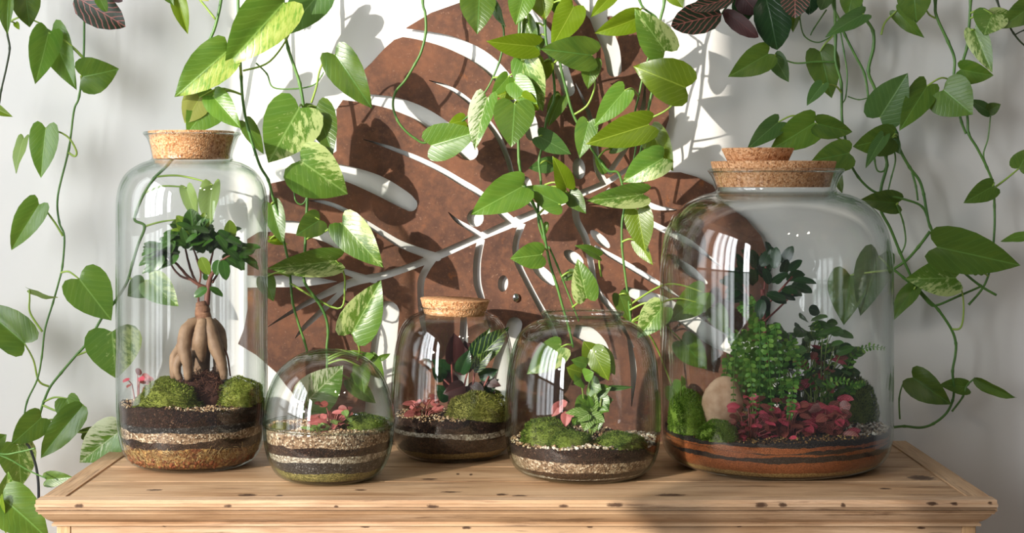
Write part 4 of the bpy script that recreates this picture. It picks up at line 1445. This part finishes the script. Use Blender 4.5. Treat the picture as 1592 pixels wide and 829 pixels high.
# widest jar
yb = J_BIG.Y
GRP = 'red nerve plants in the widest jar'
bushy('nerve_plant', 'crimson small-leaved nerve plant touching the upright stone', 'plant', J_BIG, 1166, 690, 32, 78, 60, ['fit_red', 'fit_red', 'fit_brown'], 19, 11, -0.09, 11, depth=0.03, low=0.12, group=GRP)
bushy('nerve_plant', 'crimson nerve plant in the middle of the red row below the fern', 'plant', J_BIG, 1222, 692, 36, 78, 60, ['fit_red', 'fit_red', 'fit_brown', 'fit_brown'], 23, 14, -0.09, 12, depth=0.035, low=0.12, group=GRP)
bushy('nerve_plant', 'broad-leaved rusty red nerve plant next to the pale gravel', 'plant', J_BIG, 1285, 692, 38, 76, 54, ['fit_brown', 'fit_red', 'fit_brown'], 27, 18, -0.075, 13, depth=0.035, low=0.12, group=GRP)
bushy('nerve_plant', 'tall leggy red and green nerve plant above the red row', 'plant', J_BIG, 1275, 660, 44, 165, 46, ['fit_brown', 'fit_red', 'ficus_dark', 'ficus', 'ficus'], 26, 15, -0.01, 14, 'thin_stem', depth=0.035, low=0.35, group=GRP)
bushy('creeping_fig', 'shaded creeping plant with small round leaves behind the fern', 'plant', J_BIG, 1248, 668, 84, 190, 150, ['r', 'r', 'ficus', 'ficus_dark'], 27, 22, 0.045, 15, 'thin_stem', depth=0.035, low=0.06)
dk = thing('ficus_tree', 'dark glossy leaved ficus rising above the fern in the widest jar', 'plant', P(1190, 690, yb))
cstem([(1190, 690, yb), (1188, 620, yb), (1192, 560, yb + .01), (1188, 500, yb + .01), (1185, 450, yb)], 0.003, 'twig' if False else 'red_stem', dk)
rr = random.Random(31)
for pts in ([(1188, 480, yb), (1210, 455, yb - .01), (1232, 430, yb - .01)], [(1188, 490, yb), (1165, 460, yb - .01), (1150, 430, yb - .01)], [(1186, 470, yb), (1190, 430, yb), (1190, 410, yb)],
            [(1188, 500, yb), (1210, 480, yb + .01), (1240, 450, yb)]):
    cstem(pts, 0.0014, 'red_stem', dk)
for k in range(64):
    a, r = rr.uniform(0, 6.28), math.sqrt(rr.random())
    px, py = 1190 + 48 * r * math.cos(a), 440 + 38 * r * math.sin(a)
    b = P(px, py, yb + rr.uniform(-.04, .04))
    ang = math.atan2(-(py - 455), px - 1188) + rr.uniform(-.9, .9)
    tip = b + Vector((math.cos(ang), rr.uniform(-.7, .2), math.sin(ang))).normalized() * S(rr.uniform(24, 36), yb)
    leaf_at(b, tip, S(rr.uniform(13, 19), yb), 'ficus_dark', dk, 'oval', 0, Vector((rr.uniform(-.4, .4), -.8, .8)), rr.randrange(5))


def frond_mesh(path, size, n, rad, rr):
    vs, fs = [], []
    c = catmull(path, 8)
    tube_into(vs, fs, c, [0.0008, 0.0004], 4, False)
    for i in range(n):
        f = (i + 1.5) / (n + 1)
        q = f * (len(c) - 1)
        j = min(int(q), len(c) - 2)
        p = c[j].lerp(c[j + 1], q - j)
        t = (c[j + 1] - c[j]).normalized()
        side = t.cross(Vector((rr.uniform(-.2, .2), -1, rr.uniform(-.2, .2)))).normalized()
        L = size * (1 - 0.72 * f ** 1.5) * rr.uniform(0.85, 1.1)
        for sgn in (-1, 1):
            d = (side * sgn + t * 0.25 + Vector((0, rr.uniform(-.45, .25), 0))).normalized()
            wv = t * (L * 0.36 * rad)
            b = len(vs)
            nrm = d.cross(t).normalized() * L * 0.12
            vs.extend([p, p + d * L * 0.35 + wv, p + d * L * 0.8 + wv * 0.9 - nrm, p + d * L - nrm, p + d * L * 0.8 - wv * 0.9 - nrm, p + d * L * 0.35 - wv, p + d * L * 0.5 + nrm * 0.5])
            for a_, b_ in ((0, 1), (1, 2), (2, 3), (3, 4), (4, 5), (5, 0)):
                fs.append((b + 6, b + a_, b + b_))
    return vs, fs


def fern(label, J, root, ends, size, n, mk, rad=1.0, seed=1):
    rr = random.Random(seed)
    t = thing('button_fern', label, 'fern', P(*root))
    for path in ends:
        vs, fs = frond_mesh([P(*p) for p in path], size, n, rad, rr)
        keep(from_py('frond', vs, fs, LEAF[mk], None), t)
    return t


fern('bushy green button fern with drooping fronds of small round leaflets', J_BIG, (1190, 660, yb - .02), [
    [(1190, 650, yb - .02), (1180, 560, yb - .03), (1172, 500, yb - .05), (1150, 475, yb - .06), (1158, 490, yb - .07)],
    [(1188, 655, yb - .03), (1176, 540, yb - .05), (1180, 500, yb - .07), (1182, 560, yb - .09), (1180, 640, yb - .095)],
    [(1192, 655, yb - .03), (1196, 545, yb - .05), (1204, 505, yb - .07), (1210, 560, yb - .09), (1216, 620, yb - .095)],
    [(1185, 655, yb - .03), (1160, 560, yb - .05), (1150, 520, yb - .06), (1142, 560, yb - .08), (1140, 625, yb - .085)],
    [(1195, 655, yb - .02), (1215, 570, yb - .04), (1228, 530, yb - .05), (1238, 560, yb - .07), (1242, 600, yb - .08)],
    [(1186, 655, yb - .01), (1170, 560, yb - .02), (1162, 515, yb - .03), (1155, 575, yb - .06), (1152, 640, yb - .07)],
    [(1192, 655, yb - .02), (1190, 560, yb - .05), (1192, 520, yb - .08), (1196, 570, yb - .10), (1200, 640, yb - .105)],
    [(1186, 655, yb), (1160, 580, yb - .02), (1140, 530, yb - .02), (1128, 510, yb - .02)],
    [(1190, 655, yb), (1178, 560, yb - .01), (1170, 480, yb - .02), (1166, 462, yb - .02)],
    [(1195, 655, yb - .02), (1222, 600, yb - .06), (1232, 590, yb - .08), (1230, 630, yb - .10), (1226, 655, yb - .105)],
    [(1190, 655, yb - .03), (1170, 590, yb - .07), (1166, 560, yb - .085), (1168, 600, yb - .10), (1172, 650, yb - .105)],
    [(1185, 655, yb - .01), (1150, 600, yb - .03), (1134, 560, yb - .04), (1128, 590, yb - .05), (1126, 620, yb - .055)],
], 0.0125, 24, 'fern', 1.0, 1)
fern('feathery fern with a few arching fronds beside the red plants', J_BIG, (1300, 660, yb), [
    [(1295, 660, yb), (1290, 620, yb - .03), (1285, 600, yb - .05), (1310, 592, yb - .06), (1335, 600, yb - .06)],
    [(1300, 660, yb), (1310, 600, yb), (1325, 555, yb - .01), (1350, 540, yb - .01), (1376, 542, yb - .01)],
    [(1300, 660, yb), (1290, 570, yb + .01), (1275, 520, yb + .01), (1268, 500, yb)],
    [(1300, 660, yb), (1315, 620, yb - .01), (1330, 600, yb - .02), (1345, 596, yb - .02)],
    [(1300, 660, yb), (1270, 600, yb - .03), (1245, 560, yb - .04), (1232, 545, yb - .04)],
], 0.012, 18, 'fern', 0.7, 2)
sp = thing('moss_sprout', 'single pale sprout standing in the tall green moss mound', 'plant', P(1060, 615, yb - .06))
cstem([(1058, 616, yb - .075), (1059, 600, yb - .078), (1062, 588, yb - .08)], 0.0008, 'thin_stem', sp)
leaf_at(P(1062, 600, yb - .08), P(1060, 584, yb - .084), S(9, yb), 'p', sp, 'egg', 30, None, 1)

# ------------------------------------------------------------------ pothos vines
def vine(label, stems, leaves, Y, name='pothos_vine', thick=3.0, cat='vine', seed=1, stem_mat='stem'):
    """stems: list of photo polylines (x, y[, dY]); leaves: (bx, by, tx, ty, width, kind, dY, roll[, petiole path])"""
    rr = random.Random(seed)
    first = stems[0][0]
    t = thing(name, label, cat, P(first[0], first[1], Y))
    samples = []
    for st in stems:
        rad = thick
        if isinstance(st, tuple):
            st, rad = st
        w3 = catmull([P(p[0], p[1], Y + (p[2] if len(p) > 2 else 0)) for p in st], 6)
        samples += w3
        r0 = S(rad * 0.6, Y)
        n = len(w3)
        radii = [r0 * (1.0 - 0.25 * i / n) * (1.28 if i % 12 == 6 else 1.0) for i in range(n)]
        vs, fs = [], []
        tube_into(vs, fs, w3, radii, 8)
        keep(from_py('stem', vs, fs, M[stem_mat], None), t)
    for i, lf in enumerate(leaves):
        bx, by, tx, ty, wd, mk, dy, roll = lf[:8]
        ptp = lf[8] if len(lf) > 8 else None
        base = P(bx, by, Y + dy)
        L = math.hypot(tx - bx, ty - by)
        tilt = S(L, Y) * rr.uniform(-0.45, 0.10)
        tip = P(tx, ty, Y + dy + tilt)
        leaf = leaf_at(base, tip, S(wd, Y), mk, t, 'heart' if wd > 0.42 * L else 'egg', roll, None, rr.randrange(8))
        if ptp == 0:
            continue
        if ptp:
            pts = [P(p[0], p[1], Y + dy * (k / len(ptp))) for k, p in enumerate(ptp)] + [base]
        else:
            near = min(samples, key=lambda q: (q - base).length + (0.02 if q.z < base.z - 0.02 else 0))
            if (near - base).length < 0.003:
                continue
            mid = near.lerp(base, 0.5) + Vector((0, -0.006, 0.18 * (near - base).length))
            pts = [near, mid, base]
        vs, fs = [], []
        tube_into(vs, fs, catmull(pts, 6), [S(1.8, Y), S(1.2, Y)], 6)
        pe = from_py('petiole', vs, fs, M['petiole'], None)
        pe.parent = leaf
        pe.matrix_parent_inverse = (Matrix.Translation(t.location) @ leaf.matrix_parent_inverse @ leaf.matrix_basis).inverted()
    return t


YV = 0.385
vine('long thin pothos vine hanging down the white wall beside the tall jar', [
    [(131, -90), (131, 0), (130, 90), (123, 150), (115, 172), (107, 232), (90, 304), (92, 345), (100, 368), (97, 414), (91, 440), (82, 472), (70, 512), (65, 555), (58, 590), (42, 625), (36, 660), (30, 690)]], [
    (75, 51, 56, 129, 50, 'l', -.015, -8, [(130, 90), (105, 66)]), (80, 48, 116, 137, 50, 'g', .008, 10, [(131, 92), (110, 72)]), (128, 119, 184, 108, 60, 'g', -.012, 8),
    (71, 199, 63, 277, 46, 'l', -.012, 15, [(106, 237), (116, 243), (119, 236), (110, 218), (98, 208), (82, 202)]), (37, 215, 22, 268, 24, 'p', .004, 40, 0),
    (61, 318, 16, 390, 44, 'l', -.01, 10, [(98, 367), (85, 346), (70, 326)]), (46, 451, 88, 466, 24, 'p', -.01, 70, [(66, 516), (47, 487), (46, 465)]), (123, 434, 173, 498, 72, 'l', -.015, -5),
], YV, seed=1)
vine('pothos vine running behind the tall jar then down to the wall beside the cabinet', [
    [(350, -90), (345, -10), (335, 40), (322, 75), (310, 140), (285, 220), (262, 255), (240, 277), (222, 305), (212, 330), (210, 343), (225, 352), (215, 380), (206, 410), (197, 440), (178, 470), (160, 492),
     (138, 530), (118, 553), (95, 580), (78, 602), (68, 625), (62, 645), (55, 680)]], [
    (290, 292, 307, 345, 26, 'p', -.005, 20, [(225, 300), (250, 290), (275, 290)]), (331, 288, 324, 354, 36, 'p', -.005, 25, [(240, 275), (275, 273), (310, 280)]),
    (225, 440, 198, 461, 38, 'r', -.004, 0, 0), (232, 436, 277, 476, 48, 'v', -.004, 5, [(200, 432), (215, 437)]),
    (174, 516, 181, 589, 88, 'v', .004, 0, [(118, 553), (148, 540)]), (38, 534, -36, 470, 62, 'g', -.015, 0, [(76, 601), (60, 592), (52, 560)]),
    (104, 620, 122, 662, 42, 'l', -.01, 20, [(68, 625), (85, 618)]), (130, 630, 61, 713, 44, 'g', -.02, 10, [(66, 630), (95, 640)]), (64, 650, 17, 692, 46, 'g', -.025, -5),
    (187, 670, 121, 721, 60, 'w', -.03, 5, [(60, 660), (120, 672), (160, 668)]), (128, 674, 164, 660, 22, 'd', -.005, 30), (28, 692, 33, 758, 56, 'v', -.02, 0),
    (273, 342, 285, 352, 20, 'd', 0, 0, [(225, 352), (250, 345)]),
], 0.40, seed=2, thick=4.2)
vine('broad leaved pothos shoots climbing past the corner of the cabinet, lowest of all', [
    [(-60, 690), (0, 706), (30, 703), (55, 697)], ([(-30, 700), (10, 712), (45, 732), (72, 744)], 2.2)], [
    (72, 746, 112, 742, 26, 'd', .02, 0, 0), (4, 776, 76, 838, 74, 'g', -.03, -10, [(-30, 740)]), (2, 782, 14, 735, 34, 'v', -.01, 20, [(-40, 790)]), (0, 775, 6, 830, 26, 'y', -.035, 50, [(-30, 770)]),
    (-8, 690, 10, 676, 26, 'd', .01, 0)], 0.16, seed=3, thick=2.6)
vine('short dark-stemmed pothos vine at the far edge beside the thin wall vine', [
    [(5, -90), (8, 0), (11, 50), (15, 75), (10, 105), (2, 140), (-2, 165), (-12, 190)]], [
    (14, -10, 10, 52, 24, 'g', -.02, 20), (40, -6, 46, 42, 44, 'd', -.005, 0), (-18, 163, 18, 181, 20, 'y', -.01, 0), (24, 36, 30, 46, 9, 'y', .01, 0), (52, -20, 55, 10, 22, 'l', .01, 0), (62, 36, 76, 48, 5, 'd', 0, 0)],
     YV, seed=4, stem_mat='dark_stem')
vine('pothos vine with half cream leaves hanging above the cork of the tall jar', [
    [(372, -90), (370, -20), (372, 60), (375, 120), (378, 160), (386, 200), (403, 255), (417, 280), (425, 310), (436, 345), (442, 378), (449, 410), (452, 440), (455, 470), (463, 500), (473, 530), (478, 548)],
    ([(398, 98), (415, 115), (425, 136), (460, 138), (488, 132), (500, 118), (503, 112)], 2.2)], [
    (441, 4, 349, 105, 84, 'k', -.04, 0, [(378, 110), (420, 95), (452, 45)]), (352, 80, 270, 151, 66, 'k', -.045, 5, [(375, 118), (370, 95)]), (310, 152, 287, 192, 44, 'c', -.02, 0),
    (334, 152, 290, 208, 62, 'g', -.012, 0), (331, 150, 373, 198, 42, 'l', -.02, 0), (276, -4, 292, 53, 26, 'y', 0, 0, [(335, 30), (300, -10)]), (300, -12, 325, 2, 14, 'c', 0, 20, 0), (255, -14, 270, 8, 18, 'g', 0, 0, 0),
    (422, 318, 440, 380, 34, 'g', .005, 10), (420, 372, 447, 380, 12, 'y', .01, 0), (412, 432, 425, 468, 30, 'g', 0, 0), (522, 405, 417, 419, 46, 'v', -.02, -10, [(450, 440), (525, 480), (536, 445), (533, 420)]),
    (393, 8, 388, -15, 16, 'l', 0, 0, 0), (382, 190, 410, 240, 26, 'd', .02, 0, 0)], YV, seed=5, thick=4.0)
vine('pothos vine with heart-shaped streaked leaves beside the rusty leaf, ending over the globe', [
    [(438, -90), (440, -20), (442, 40), (448, 75), (458, 105), (466, 130), (472, 165), (475, 200), (478, 225), (478, 290), (476, 350), (473, 414), (474, 440), (493, 467), (506, 492), (510, 516), (508, 541), (509, 566), (505, 600)],
    ([(477, 290), (476, 310), (468, 318), (459, 310), (457, 285), (458, 262), (466, 250)], 2.4)], [
    (498, -12, 440, 56, 62, 'r', .015, 0), (465, 168, 417, 253, 90, 'v', -.035, 0), (492, 166, 517, 240, 50, 'd', -.005, 0), (521, 85, 578, 168, 56, 'd', -.03, 0, [(484, 160), (492, 135), (497, 110), (506, 92)]),
    (467, 250, 541, 302, 84, 'v', -.045, 0, 0), (532, 347, 594, 415, 58, 'v', -.03, 5, [(476, 372), (505, 360), (520, 350)]), (497, 342, 460, 366, 42, 'd', -.01, 0),
    (547, 518, 592, 436, 64, 'v', -.03, 0, [(556, 560), (559, 545), (555, 532)]), (477, 624, 533, 569, 66, 'w', -.012, 0, [(472, 660), (472, 640)]), (560, 570, 566, 612, 28, 'g', 0, 0),
    (574, 556, 597, 592, 28, 'l', .01, 0), (590, 558, 607, 550, 10, 'g', .01, 0), (545, 590, 585, 628, 30, 'g', .01, 0), (566, 556, 582, 552, 14, 'l', 0, 0)],
     0.375, seed=6, thick=4.4)
vine('bare looping pothos vine crossing the rusty leaf with one glossy end leaf', [
    [(655, -90), (657, 0), (661, 20), (662, 50), (655, 80), (645, 100), (630, 125), (615, 143), (611, 165), (618, 187), (630, 203), (645, 215), (662, 222), (690, 205), (722, 186), (735, 170)]], [
    (670, 226, 744, 204, 58, 'l', -.02, 0, 0), (722, 187, 697, 193, 26, 'y', 0, 0), (757, 152, 737, 230, 42, 'w', -.03, 15), (700, 205, 730, 196, 18, 'y', .01, 0)], 0.385, seed=7, thick=3.6)
vine('short pothos vine with a round dark leaf at the top of the rusty leaf', [
    [(748, -90), (749, -30), (760, -6), (782, 40), (781, 75), (775, 100), (762, 130), (752, 146)]], [
    (745, -6, 742, 52, 56, 'd', -.02, 0), (768, 6, 784, 42, 18, 'r', .004, 30), (832, 72, 757, 65, 42, 'y', -.03, -15), (805, 138, 770, 150, 28, 'y', .01, 0)], 0.375, seed=8)
vine('crowded pothos vine in front of the rusty leaf, reaching down behind the open jar', [
    [(806, -90), (808, 0), (806, 100), (805, 180), (806, 227), (807, 252), (813, 282), (828, 315), (841, 342), (847, 370), (855, 410), (866, 445), (875, 478), (885, 512), (891, 540)],
    ([(853, 383), (866, 412), (880, 448), (891, 476), (900, 500)], 2.6)], [
    (815, -8, 802, 38, 42, 'l', -.02, 0), (800, 162, 795, 228, 64, 'g', -.035, 0), (815, 95, 843, 174, 50, 'v', -.015, 10), (812, 290, 733, 333, 58, 'l', -.035, 0), (872, 318, 817, 290, 40, 'g', -.02, -10),
    (842, 396, 794, 402, 42, 'l', -.03, 0), (872, 540, 819, 582, 46, 'v', 0, 0), (912, 463, 898, 403, 42, 'v', -.03, 0, [(890, 478), (900, 470)]), (893, 425, 872, 437, 18, 'd', .01, 20),
    (800, 128, 835, 162, 40, 'l', -.02, 0), (790, 120, 764, 150, 26, 'l', 0, 0), (818, 30, 838, 80, 30, 'g', .01, 20), (812, 150, 838, 172, 30, 'y', -.03, 20)], 0.375, seed=9, thick=4.2)
vine('pothos vine with a broad dark leaf hanging over the upper half of the rusty leaf', [
    [(846, -90), (847, 30), (850, 70), (858, 100), (862, 150), (850, 185), (845, 220), (838, 250), (841, 285), (837, 318), (838, 350), (848, 378)]], [
    (842, -6, 848, 30, 38, 'y', -.01, 0), (892, 10, 859, 72, 48, 'y', -.03, -10), (921, 86, 842, 76, 54, 'd', -.035, 0), (838, 212, 888, 240, 34, 'r', -.01, 0), (881, 292, 861, 244, 32, 'y', -.015, 15),
    (885, 300, 911, 332, 30, 'd', -.005, 0), (880, -10, 862, 22, 30, 'l', .01, 0), (862, -12, 880, 34, 34, 'g', .02, 10), (835, 60, 806, 98, 34, 'l', .015, 0), (872, 150, 852, 196, 30, 'g', .015, 20), (846, 96, 824, 140, 36, 'y', -.005, 0), (826, 40, 820, 95, 28, 'r', .01, 0), (858, 255, 822, 262, 26, 'r', .02, 0), (850, 345, 842, 372, 10, 'l', .01, 0, 0)], 0.38, seed=10, thick=3.8)
vine('slim pothos vine with small leaves slanting across the rusty leaf', [
    [(872, -90), (868, 60), (872, 105), (880, 138), (890, 175), (905, 205), (922, 235), (945, 265), (962, 270), (971, 312), (967, 347), (967, 382), (970, 412), (976, 459), (981, 500)]], [
    (921, 94, 914, 138, 32, 'g', -.02, 0, [(893, 178), (912, 165), (922, 145), (925, 128)]), (915, 190, 901, 246, 36, 'g', -.025, 10), (1000, 302, 914, 313, 40, 'v', -.035, -10), (991, 327, 1003, 392, 46, 'y', -.02, 10),
    (990, 375, 1014, 412, 24, 'y', -.005, 20), (932, 398, 896, 380, 22, 'g', -.015, 40, [(935, 430), (932, 412)]), (1030, 478, 991, 526, 46, 'v', -.02, 0), (963, 458, 980, 502, 28, 'd', 0, 0),
    (940, 270, 925, 240, 14, 'd', .01, 0, 0), (1095, 455, 1040, 500, 48, 'g', .04, 0), (1060, 530, 1100, 575, 46, 'd', .045, 0), (1045, 600, 1075, 640, 36, 'g', .045, 0), (1110, 480, 1130, 520, 34, 'd', .045, 0), (950, 232, 985, 222, 18, 'd', .01, 0)], 0.38, seed=11, thick=3.8)
vine('pothos vine with large lime leaves lit at the edge of the rusty leaf', [
    [(992, -90), (994, 0), (1022, 30), (1016, 60), (1010, 84), (1001, 112), (993, 150), (987, 178), (990, 215), (985, 250)], ([(1030, -60), (1033, 0), (1026, 34), (1022, 80), (1017, 125), (1010, 160), (1003, 198), (995, 240), (985, 290)], 4.0)], [
    (990, 28, 926, 53, 40, 'y', -.03, -15), (1034, 79, 988, 15, 56, 'v', -.035, 0), (1066, 136, 984, 103, 70, 'y', -.05, 0, [(1006, 186), (1035, 172), (1056, 152)]), (952, -8, 919, 26, 24, 'y', -.01, 0),
    (971, 141, 924, 196, 40, 'l', -.03, 5), (1008, 194, 911, 224, 52, 'y', -.045, 0), (1031, 246, 967, 284, 50, 'v', -.035, 0), (1012, 204, 1046, 266, 46, 'y', -.01, 15), (1045, -12, 1062, 12, 28, 'y', 0, 0, 0)], 0.375, seed=12, thick=3.2)
# vines over the widest jar
YR = 0.405
vine('tangled pothos vine hanging just above the two-tier cork', [
    [(1288, -90), (1294, 0), (1304, 30), (1314, 55), (1329, 85), (1344, 115), (1350, 152)], ([(1296, -40), (1299, 57), (1299, 95), (1308, 130), (1309, 185), (1316, 225), (1319, 247), (1334, 275), (1354, 295), (1374, 303), (1406, 310), (1434, 322), (1446, 352)], 4.0),
    ([(1305, 40), (1312, 80), (1317, 115), (1315, 150), (1310, 160)], 2.2), ([(1299, 97), (1270, 96), (1235, 98), (1205, 86), (1193, 85)], 2.6), ([(1318, 150), (1335, 155), (1350, 152)], 1.8), ([(1285, 15), (1265, 45), (1260, 55)], 2.0), ([(1243, 25), (1250, 55), (1272, 66), (1295, 55)], 2.0)], [
    (1194, 84, 1133, 119, 46, 'g', -.02, 0, 0), (1204, 88, 1226, 128, 30, 'r', .005, 10), (1275, 80, 1293, 153, 52, 'd', .01, 0, [(1295, 55), (1283, 68)]), (1279, 131, 1254, 164, 26, 'r', -.02, 30, [(1309, 145), (1298, 133)]),
    (1325, -8, 1318, 26, 36, 'g', -.01, 0), (1343, 22, 1284, 55, 30, 'r', -.03, 20), (1266, 191, 1197, 234, 54, 'g', -.02, -10, [(1309, 210), (1285, 200)]), (1210, 190, 1162, 231, 34, 'r', -.01, 10, [(1262, 195), (1235, 180)]),
    (1270, 192, 1326, 206, 38, 'd', -.03, 10, [(1312, 220), (1285, 205)]), (1320, 238, 1262, 250, 50, 'd', -.03, -5), (1301, 262, 1309, 301, 16, 'd', 0, 20), (1240, 8, 1232, 50, 24, 'g', 0, 20)], YR, seed=13, thick=4.0)
vine('long looping pothos vine winding down beside the widest jar to a low curl', [
    [(1335, -90), (1338, 10), (1345, 28), (1357, 48), (1358, 74), (1350, 110), (1359, 135), (1371, 165), (1384, 188), (1394, 207), (1399, 232), (1414, 260), (1429, 280), (1436, 302), (1440, 325), (1446, 352), (1462, 380), (1480, 405), (1500, 425), (1525, 445), (1549, 459)],
    ([(1374, 237), (1379, 257), (1370, 292), (1369, 325), (1384, 355), (1399, 392), (1409, 414), (1424, 444), (1444, 467), (1459, 482), (1479, 512), (1486, 534), (1485, 554), (1481, 577), (1483, 604), (1481, 623), (1471, 643), (1451, 659), (1431, 665), (1406, 663), (1386, 665)], 4.2),
    ([(1446, 360), (1428, 384), (1409, 405), (1387, 420)], 4.2), ([(1389, 419), (1405, 432), (1425, 450), (1444, 471), (1456, 475), (1494, 459), (1524, 446)], 3.6), ([(1374, 237), (1388, 232), (1392, 250), (1386, 275), (1380, 300)], 2.6),
    ([(1358, 212), (1360, 250), (1365, 266), (1376, 263), (1380, 235)], 2.6), ([(1394, 318), (1404, 345), (1408, 375), (1402, 393)], 2.6), ([(1399, 652), (1398, 620), (1404, 597), (1414, 589)], 2.4), ([(1480, 640), (1497, 617), (1503, 600), (1516, 588)], 2.8),
    ([(1418, 268), (1424, 290), (1427, 312)], 3.2)], [
    (1368, 182, 1411, 114, 64, 'r', -.01, 0, [(1384, 188), (1376, 186)]), (1386, 214, 1327, 228, 50, 'g', -.015, -10), (1395, 316, 1339, 311, 38, 'd', .005, 0), (1457, 384, 1588, 413, 70, 'g', -.05, 0, 0),
    (1485, 432, 1409, 434, 60, 'v', -.02, -5, [(1479, 512), (1493, 510), (1498, 488), (1496, 455)]), (1421, 450, 1387, 497, 30, 'd', -.01, 20), (1419, 587, 1479, 629, 48, 'd', -.02, 0, 0), (1503, 602, 1461, 598, 28, 'g', .005, 20, 0),
    (1515, 588, 1580, 620, 20, 'd', -.01, 30, 0), (1374, 212, 1345, 260, 24, 'r', -.03, 30, 0), (1366, 398, 1338, 489, 58, 'r', .035, 0, [(1387, 420)]), (1322, 428, 1312, 503, 62, 'd', .035, 0, [(1387, 420), (1350, 424)]),
    (1385, 215, 1400, 240, 20, 'r', 0, 0)], YR, seed=14, thick=4.6)
vine('pothos vine with a dark heart leaf ending in a glossy overlapping pair', [
    [(1452, -90), (1454, 0), (1456, 25), (1474, 65), (1484, 92), (1483, 122), (1488, 160), (1495, 190), (1502, 208)]], [
    (1420, -12, 1425, 36, 52, 'd', -.02, 0, [(1454, 28), (1444, 22), (1436, 8)]), (1394, 17, 1435, 60, 28, 'd', -.002, 25, [(1370, 54), (1376, 35)]), (1467, 140, 1512, 178, 72, 'g', -.035, 0), (1441, 134, 1399, 202, 44, 'g', -.02, 0)], YR, seed=15, thick=4.4)
vine('outer pothos vine with pale mottled leaves running down to the tangle', [
    [(1510, -90), (1509, 0), (1506, 50), (1503, 75), (1496, 103), (1498, 140), (1504, 182), (1506, 208), (1519, 230), (1534, 260), (1544, 287), (1546, 320), (1546, 357), (1541, 410), (1529, 446), (1506, 474)], ([(1534, 258), (1529, 240), (1536, 215), (1540, 180)], 2.2)], [
    (1543, 22, 1530, 54, 54, 'v', -.02, 0), (1515, 47, 1542, 113, 36, 'v', -.01, 10), (1493, 108, 1545, 118, 38, 'g', -.015, 10), (1537, 174, 1506, 154, 26, 'r', 0, 40, 0), (1537, 172, 1556, 162, 20, 'd', 0, 0, 0),
    (1543, 290, 1499, 315, 34, 'g', -.02, 0), (1584, 262, 1602, 230, 36, 'g', 0, 0, [(1546, 292), (1566, 277)]), (1606, 365, 1556, 373, 18, 'l', 0, 30, 0), (1521, 426, 1524, 406, 18, 'g', 0, 20), (1540, 26, 1574, 20, 26, 'v', -.012, 0)], YR, seed=16, thick=4.0)
vine('thin dark pothos runner crossing the topmost outer corner', [
    [(1530, -90), (1550, 0), (1564, 30), (1576, 52), (1592, 70), (1625, 95)], ([(1578, 54), (1592, 47), (1615, 40)], 1.8)], [
    (1606, 8, 1554, 44, 40, 'g', -.02, 0)], YR, seed=17, thick=3.0, stem_mat='dark_stem')
vine('young pothos tip peeking out between the globe and the tapering jar', [
    [(600, 640), (596, 600), (585, 570), (570, 548), (557, 552)]], [(590, 575, 601, 598, 16, 'g', 0, 0), (566, 612, 590, 640, 24, 'l', 0, 0)], 0.30, seed=18, thick=2.2) if False else None

# prayer plants with dark red veined leaves
def prayer(label, Y, stems, leaves, seed):
    t = thing('prayer_plant', label, 'plant', P(stems[0][0][0], stems[0][0][1], Y))
    for st in stems:
        keep(tube('stem', catmull([P(p[0], p[1], Y) for p in st], 5), S(1.5, Y), M['dark_stem'], None, 6), t)
    rr = random.Random(seed)
    for bx, by, tx, ty, wd, mk, dy, roll in leaves:
        leaf_at(P(bx, by, Y + dy), P(tx, ty, Y + dy - 0.012), S(wd, Y), mk, t, 'oval', roll, None, rr.randrange(5))
    return t


prayer('single dark prayer plant leaf with red veins beside the thin wall vine', 0.38, [[(170, -90), (160, -30), (135, 0), (128, 20)]], [
    (116, -6, 193, 40, 54, 'maranta', 0, 0), (150, -12, 165, 17, 18, 'l', -.03, 0), (175, -8, 190, 2, 14, 'maroon', -.02, 0)], 1)
prayer('dark prayer plant with pink veined leaves at the top above the two-tier cork', 0.385, [
    [(1175, -90), (1160, -30), (1130, 10), (1122, 22)], [(1185, -90), (1195, -30), (1192, 0)], [(1230, -90), (1232, -30), (1236, 0)], [(1150, -40), (1128, 14), (1124, 20)], [(1160, -40), (1146, -12), (1142, -4)]], [
    (1122, 22, 1044, 40, 50, 'maranta', -.03, 0), (1142, -4, 1074, 14, 28, 'maranta', -.045, 0), (1125, 16, 1179, 58, 28, 'maroon', -.01, 0), (1190, -8, 1208, 76, 58, 'ficus_dark', -.005, 0),
    (1236, -22, 1236, 27, 46, 'maranta', -.03, 0), (1150, -10, 1178, 20, 46, 'maroon', .01, 0), (1214, -20, 1225, 24, 30, 'ficus_dark', .01, 0), (1165, -20, 1150, 36, 40, 'ficus_dark', .02, 0), (1262, -24, 1258, 22, 34, 'ficus_dark', .02, 0), (1290, -20, 1276, 14, 26, 'r', .01, 0)], 2)

# black cable behind the leaves at the cabinet corner
cb = tube('power_cord', catmull([P(-60, 735, .42), P(-5, 722, .42), P(25, 700, .41), P(42, 691, .38), P(54, 718, .33), P(59, 745, .28), P(60, 775, .25), P(58, 830, .25), P(50, 1000, .28), P(40, 1290, .30)], 6), S(2.2, .28), M['cord'], None, 8)
tag(cb, 'thin black power cord hanging beside the cabinet corner behind leaves', 'cord')
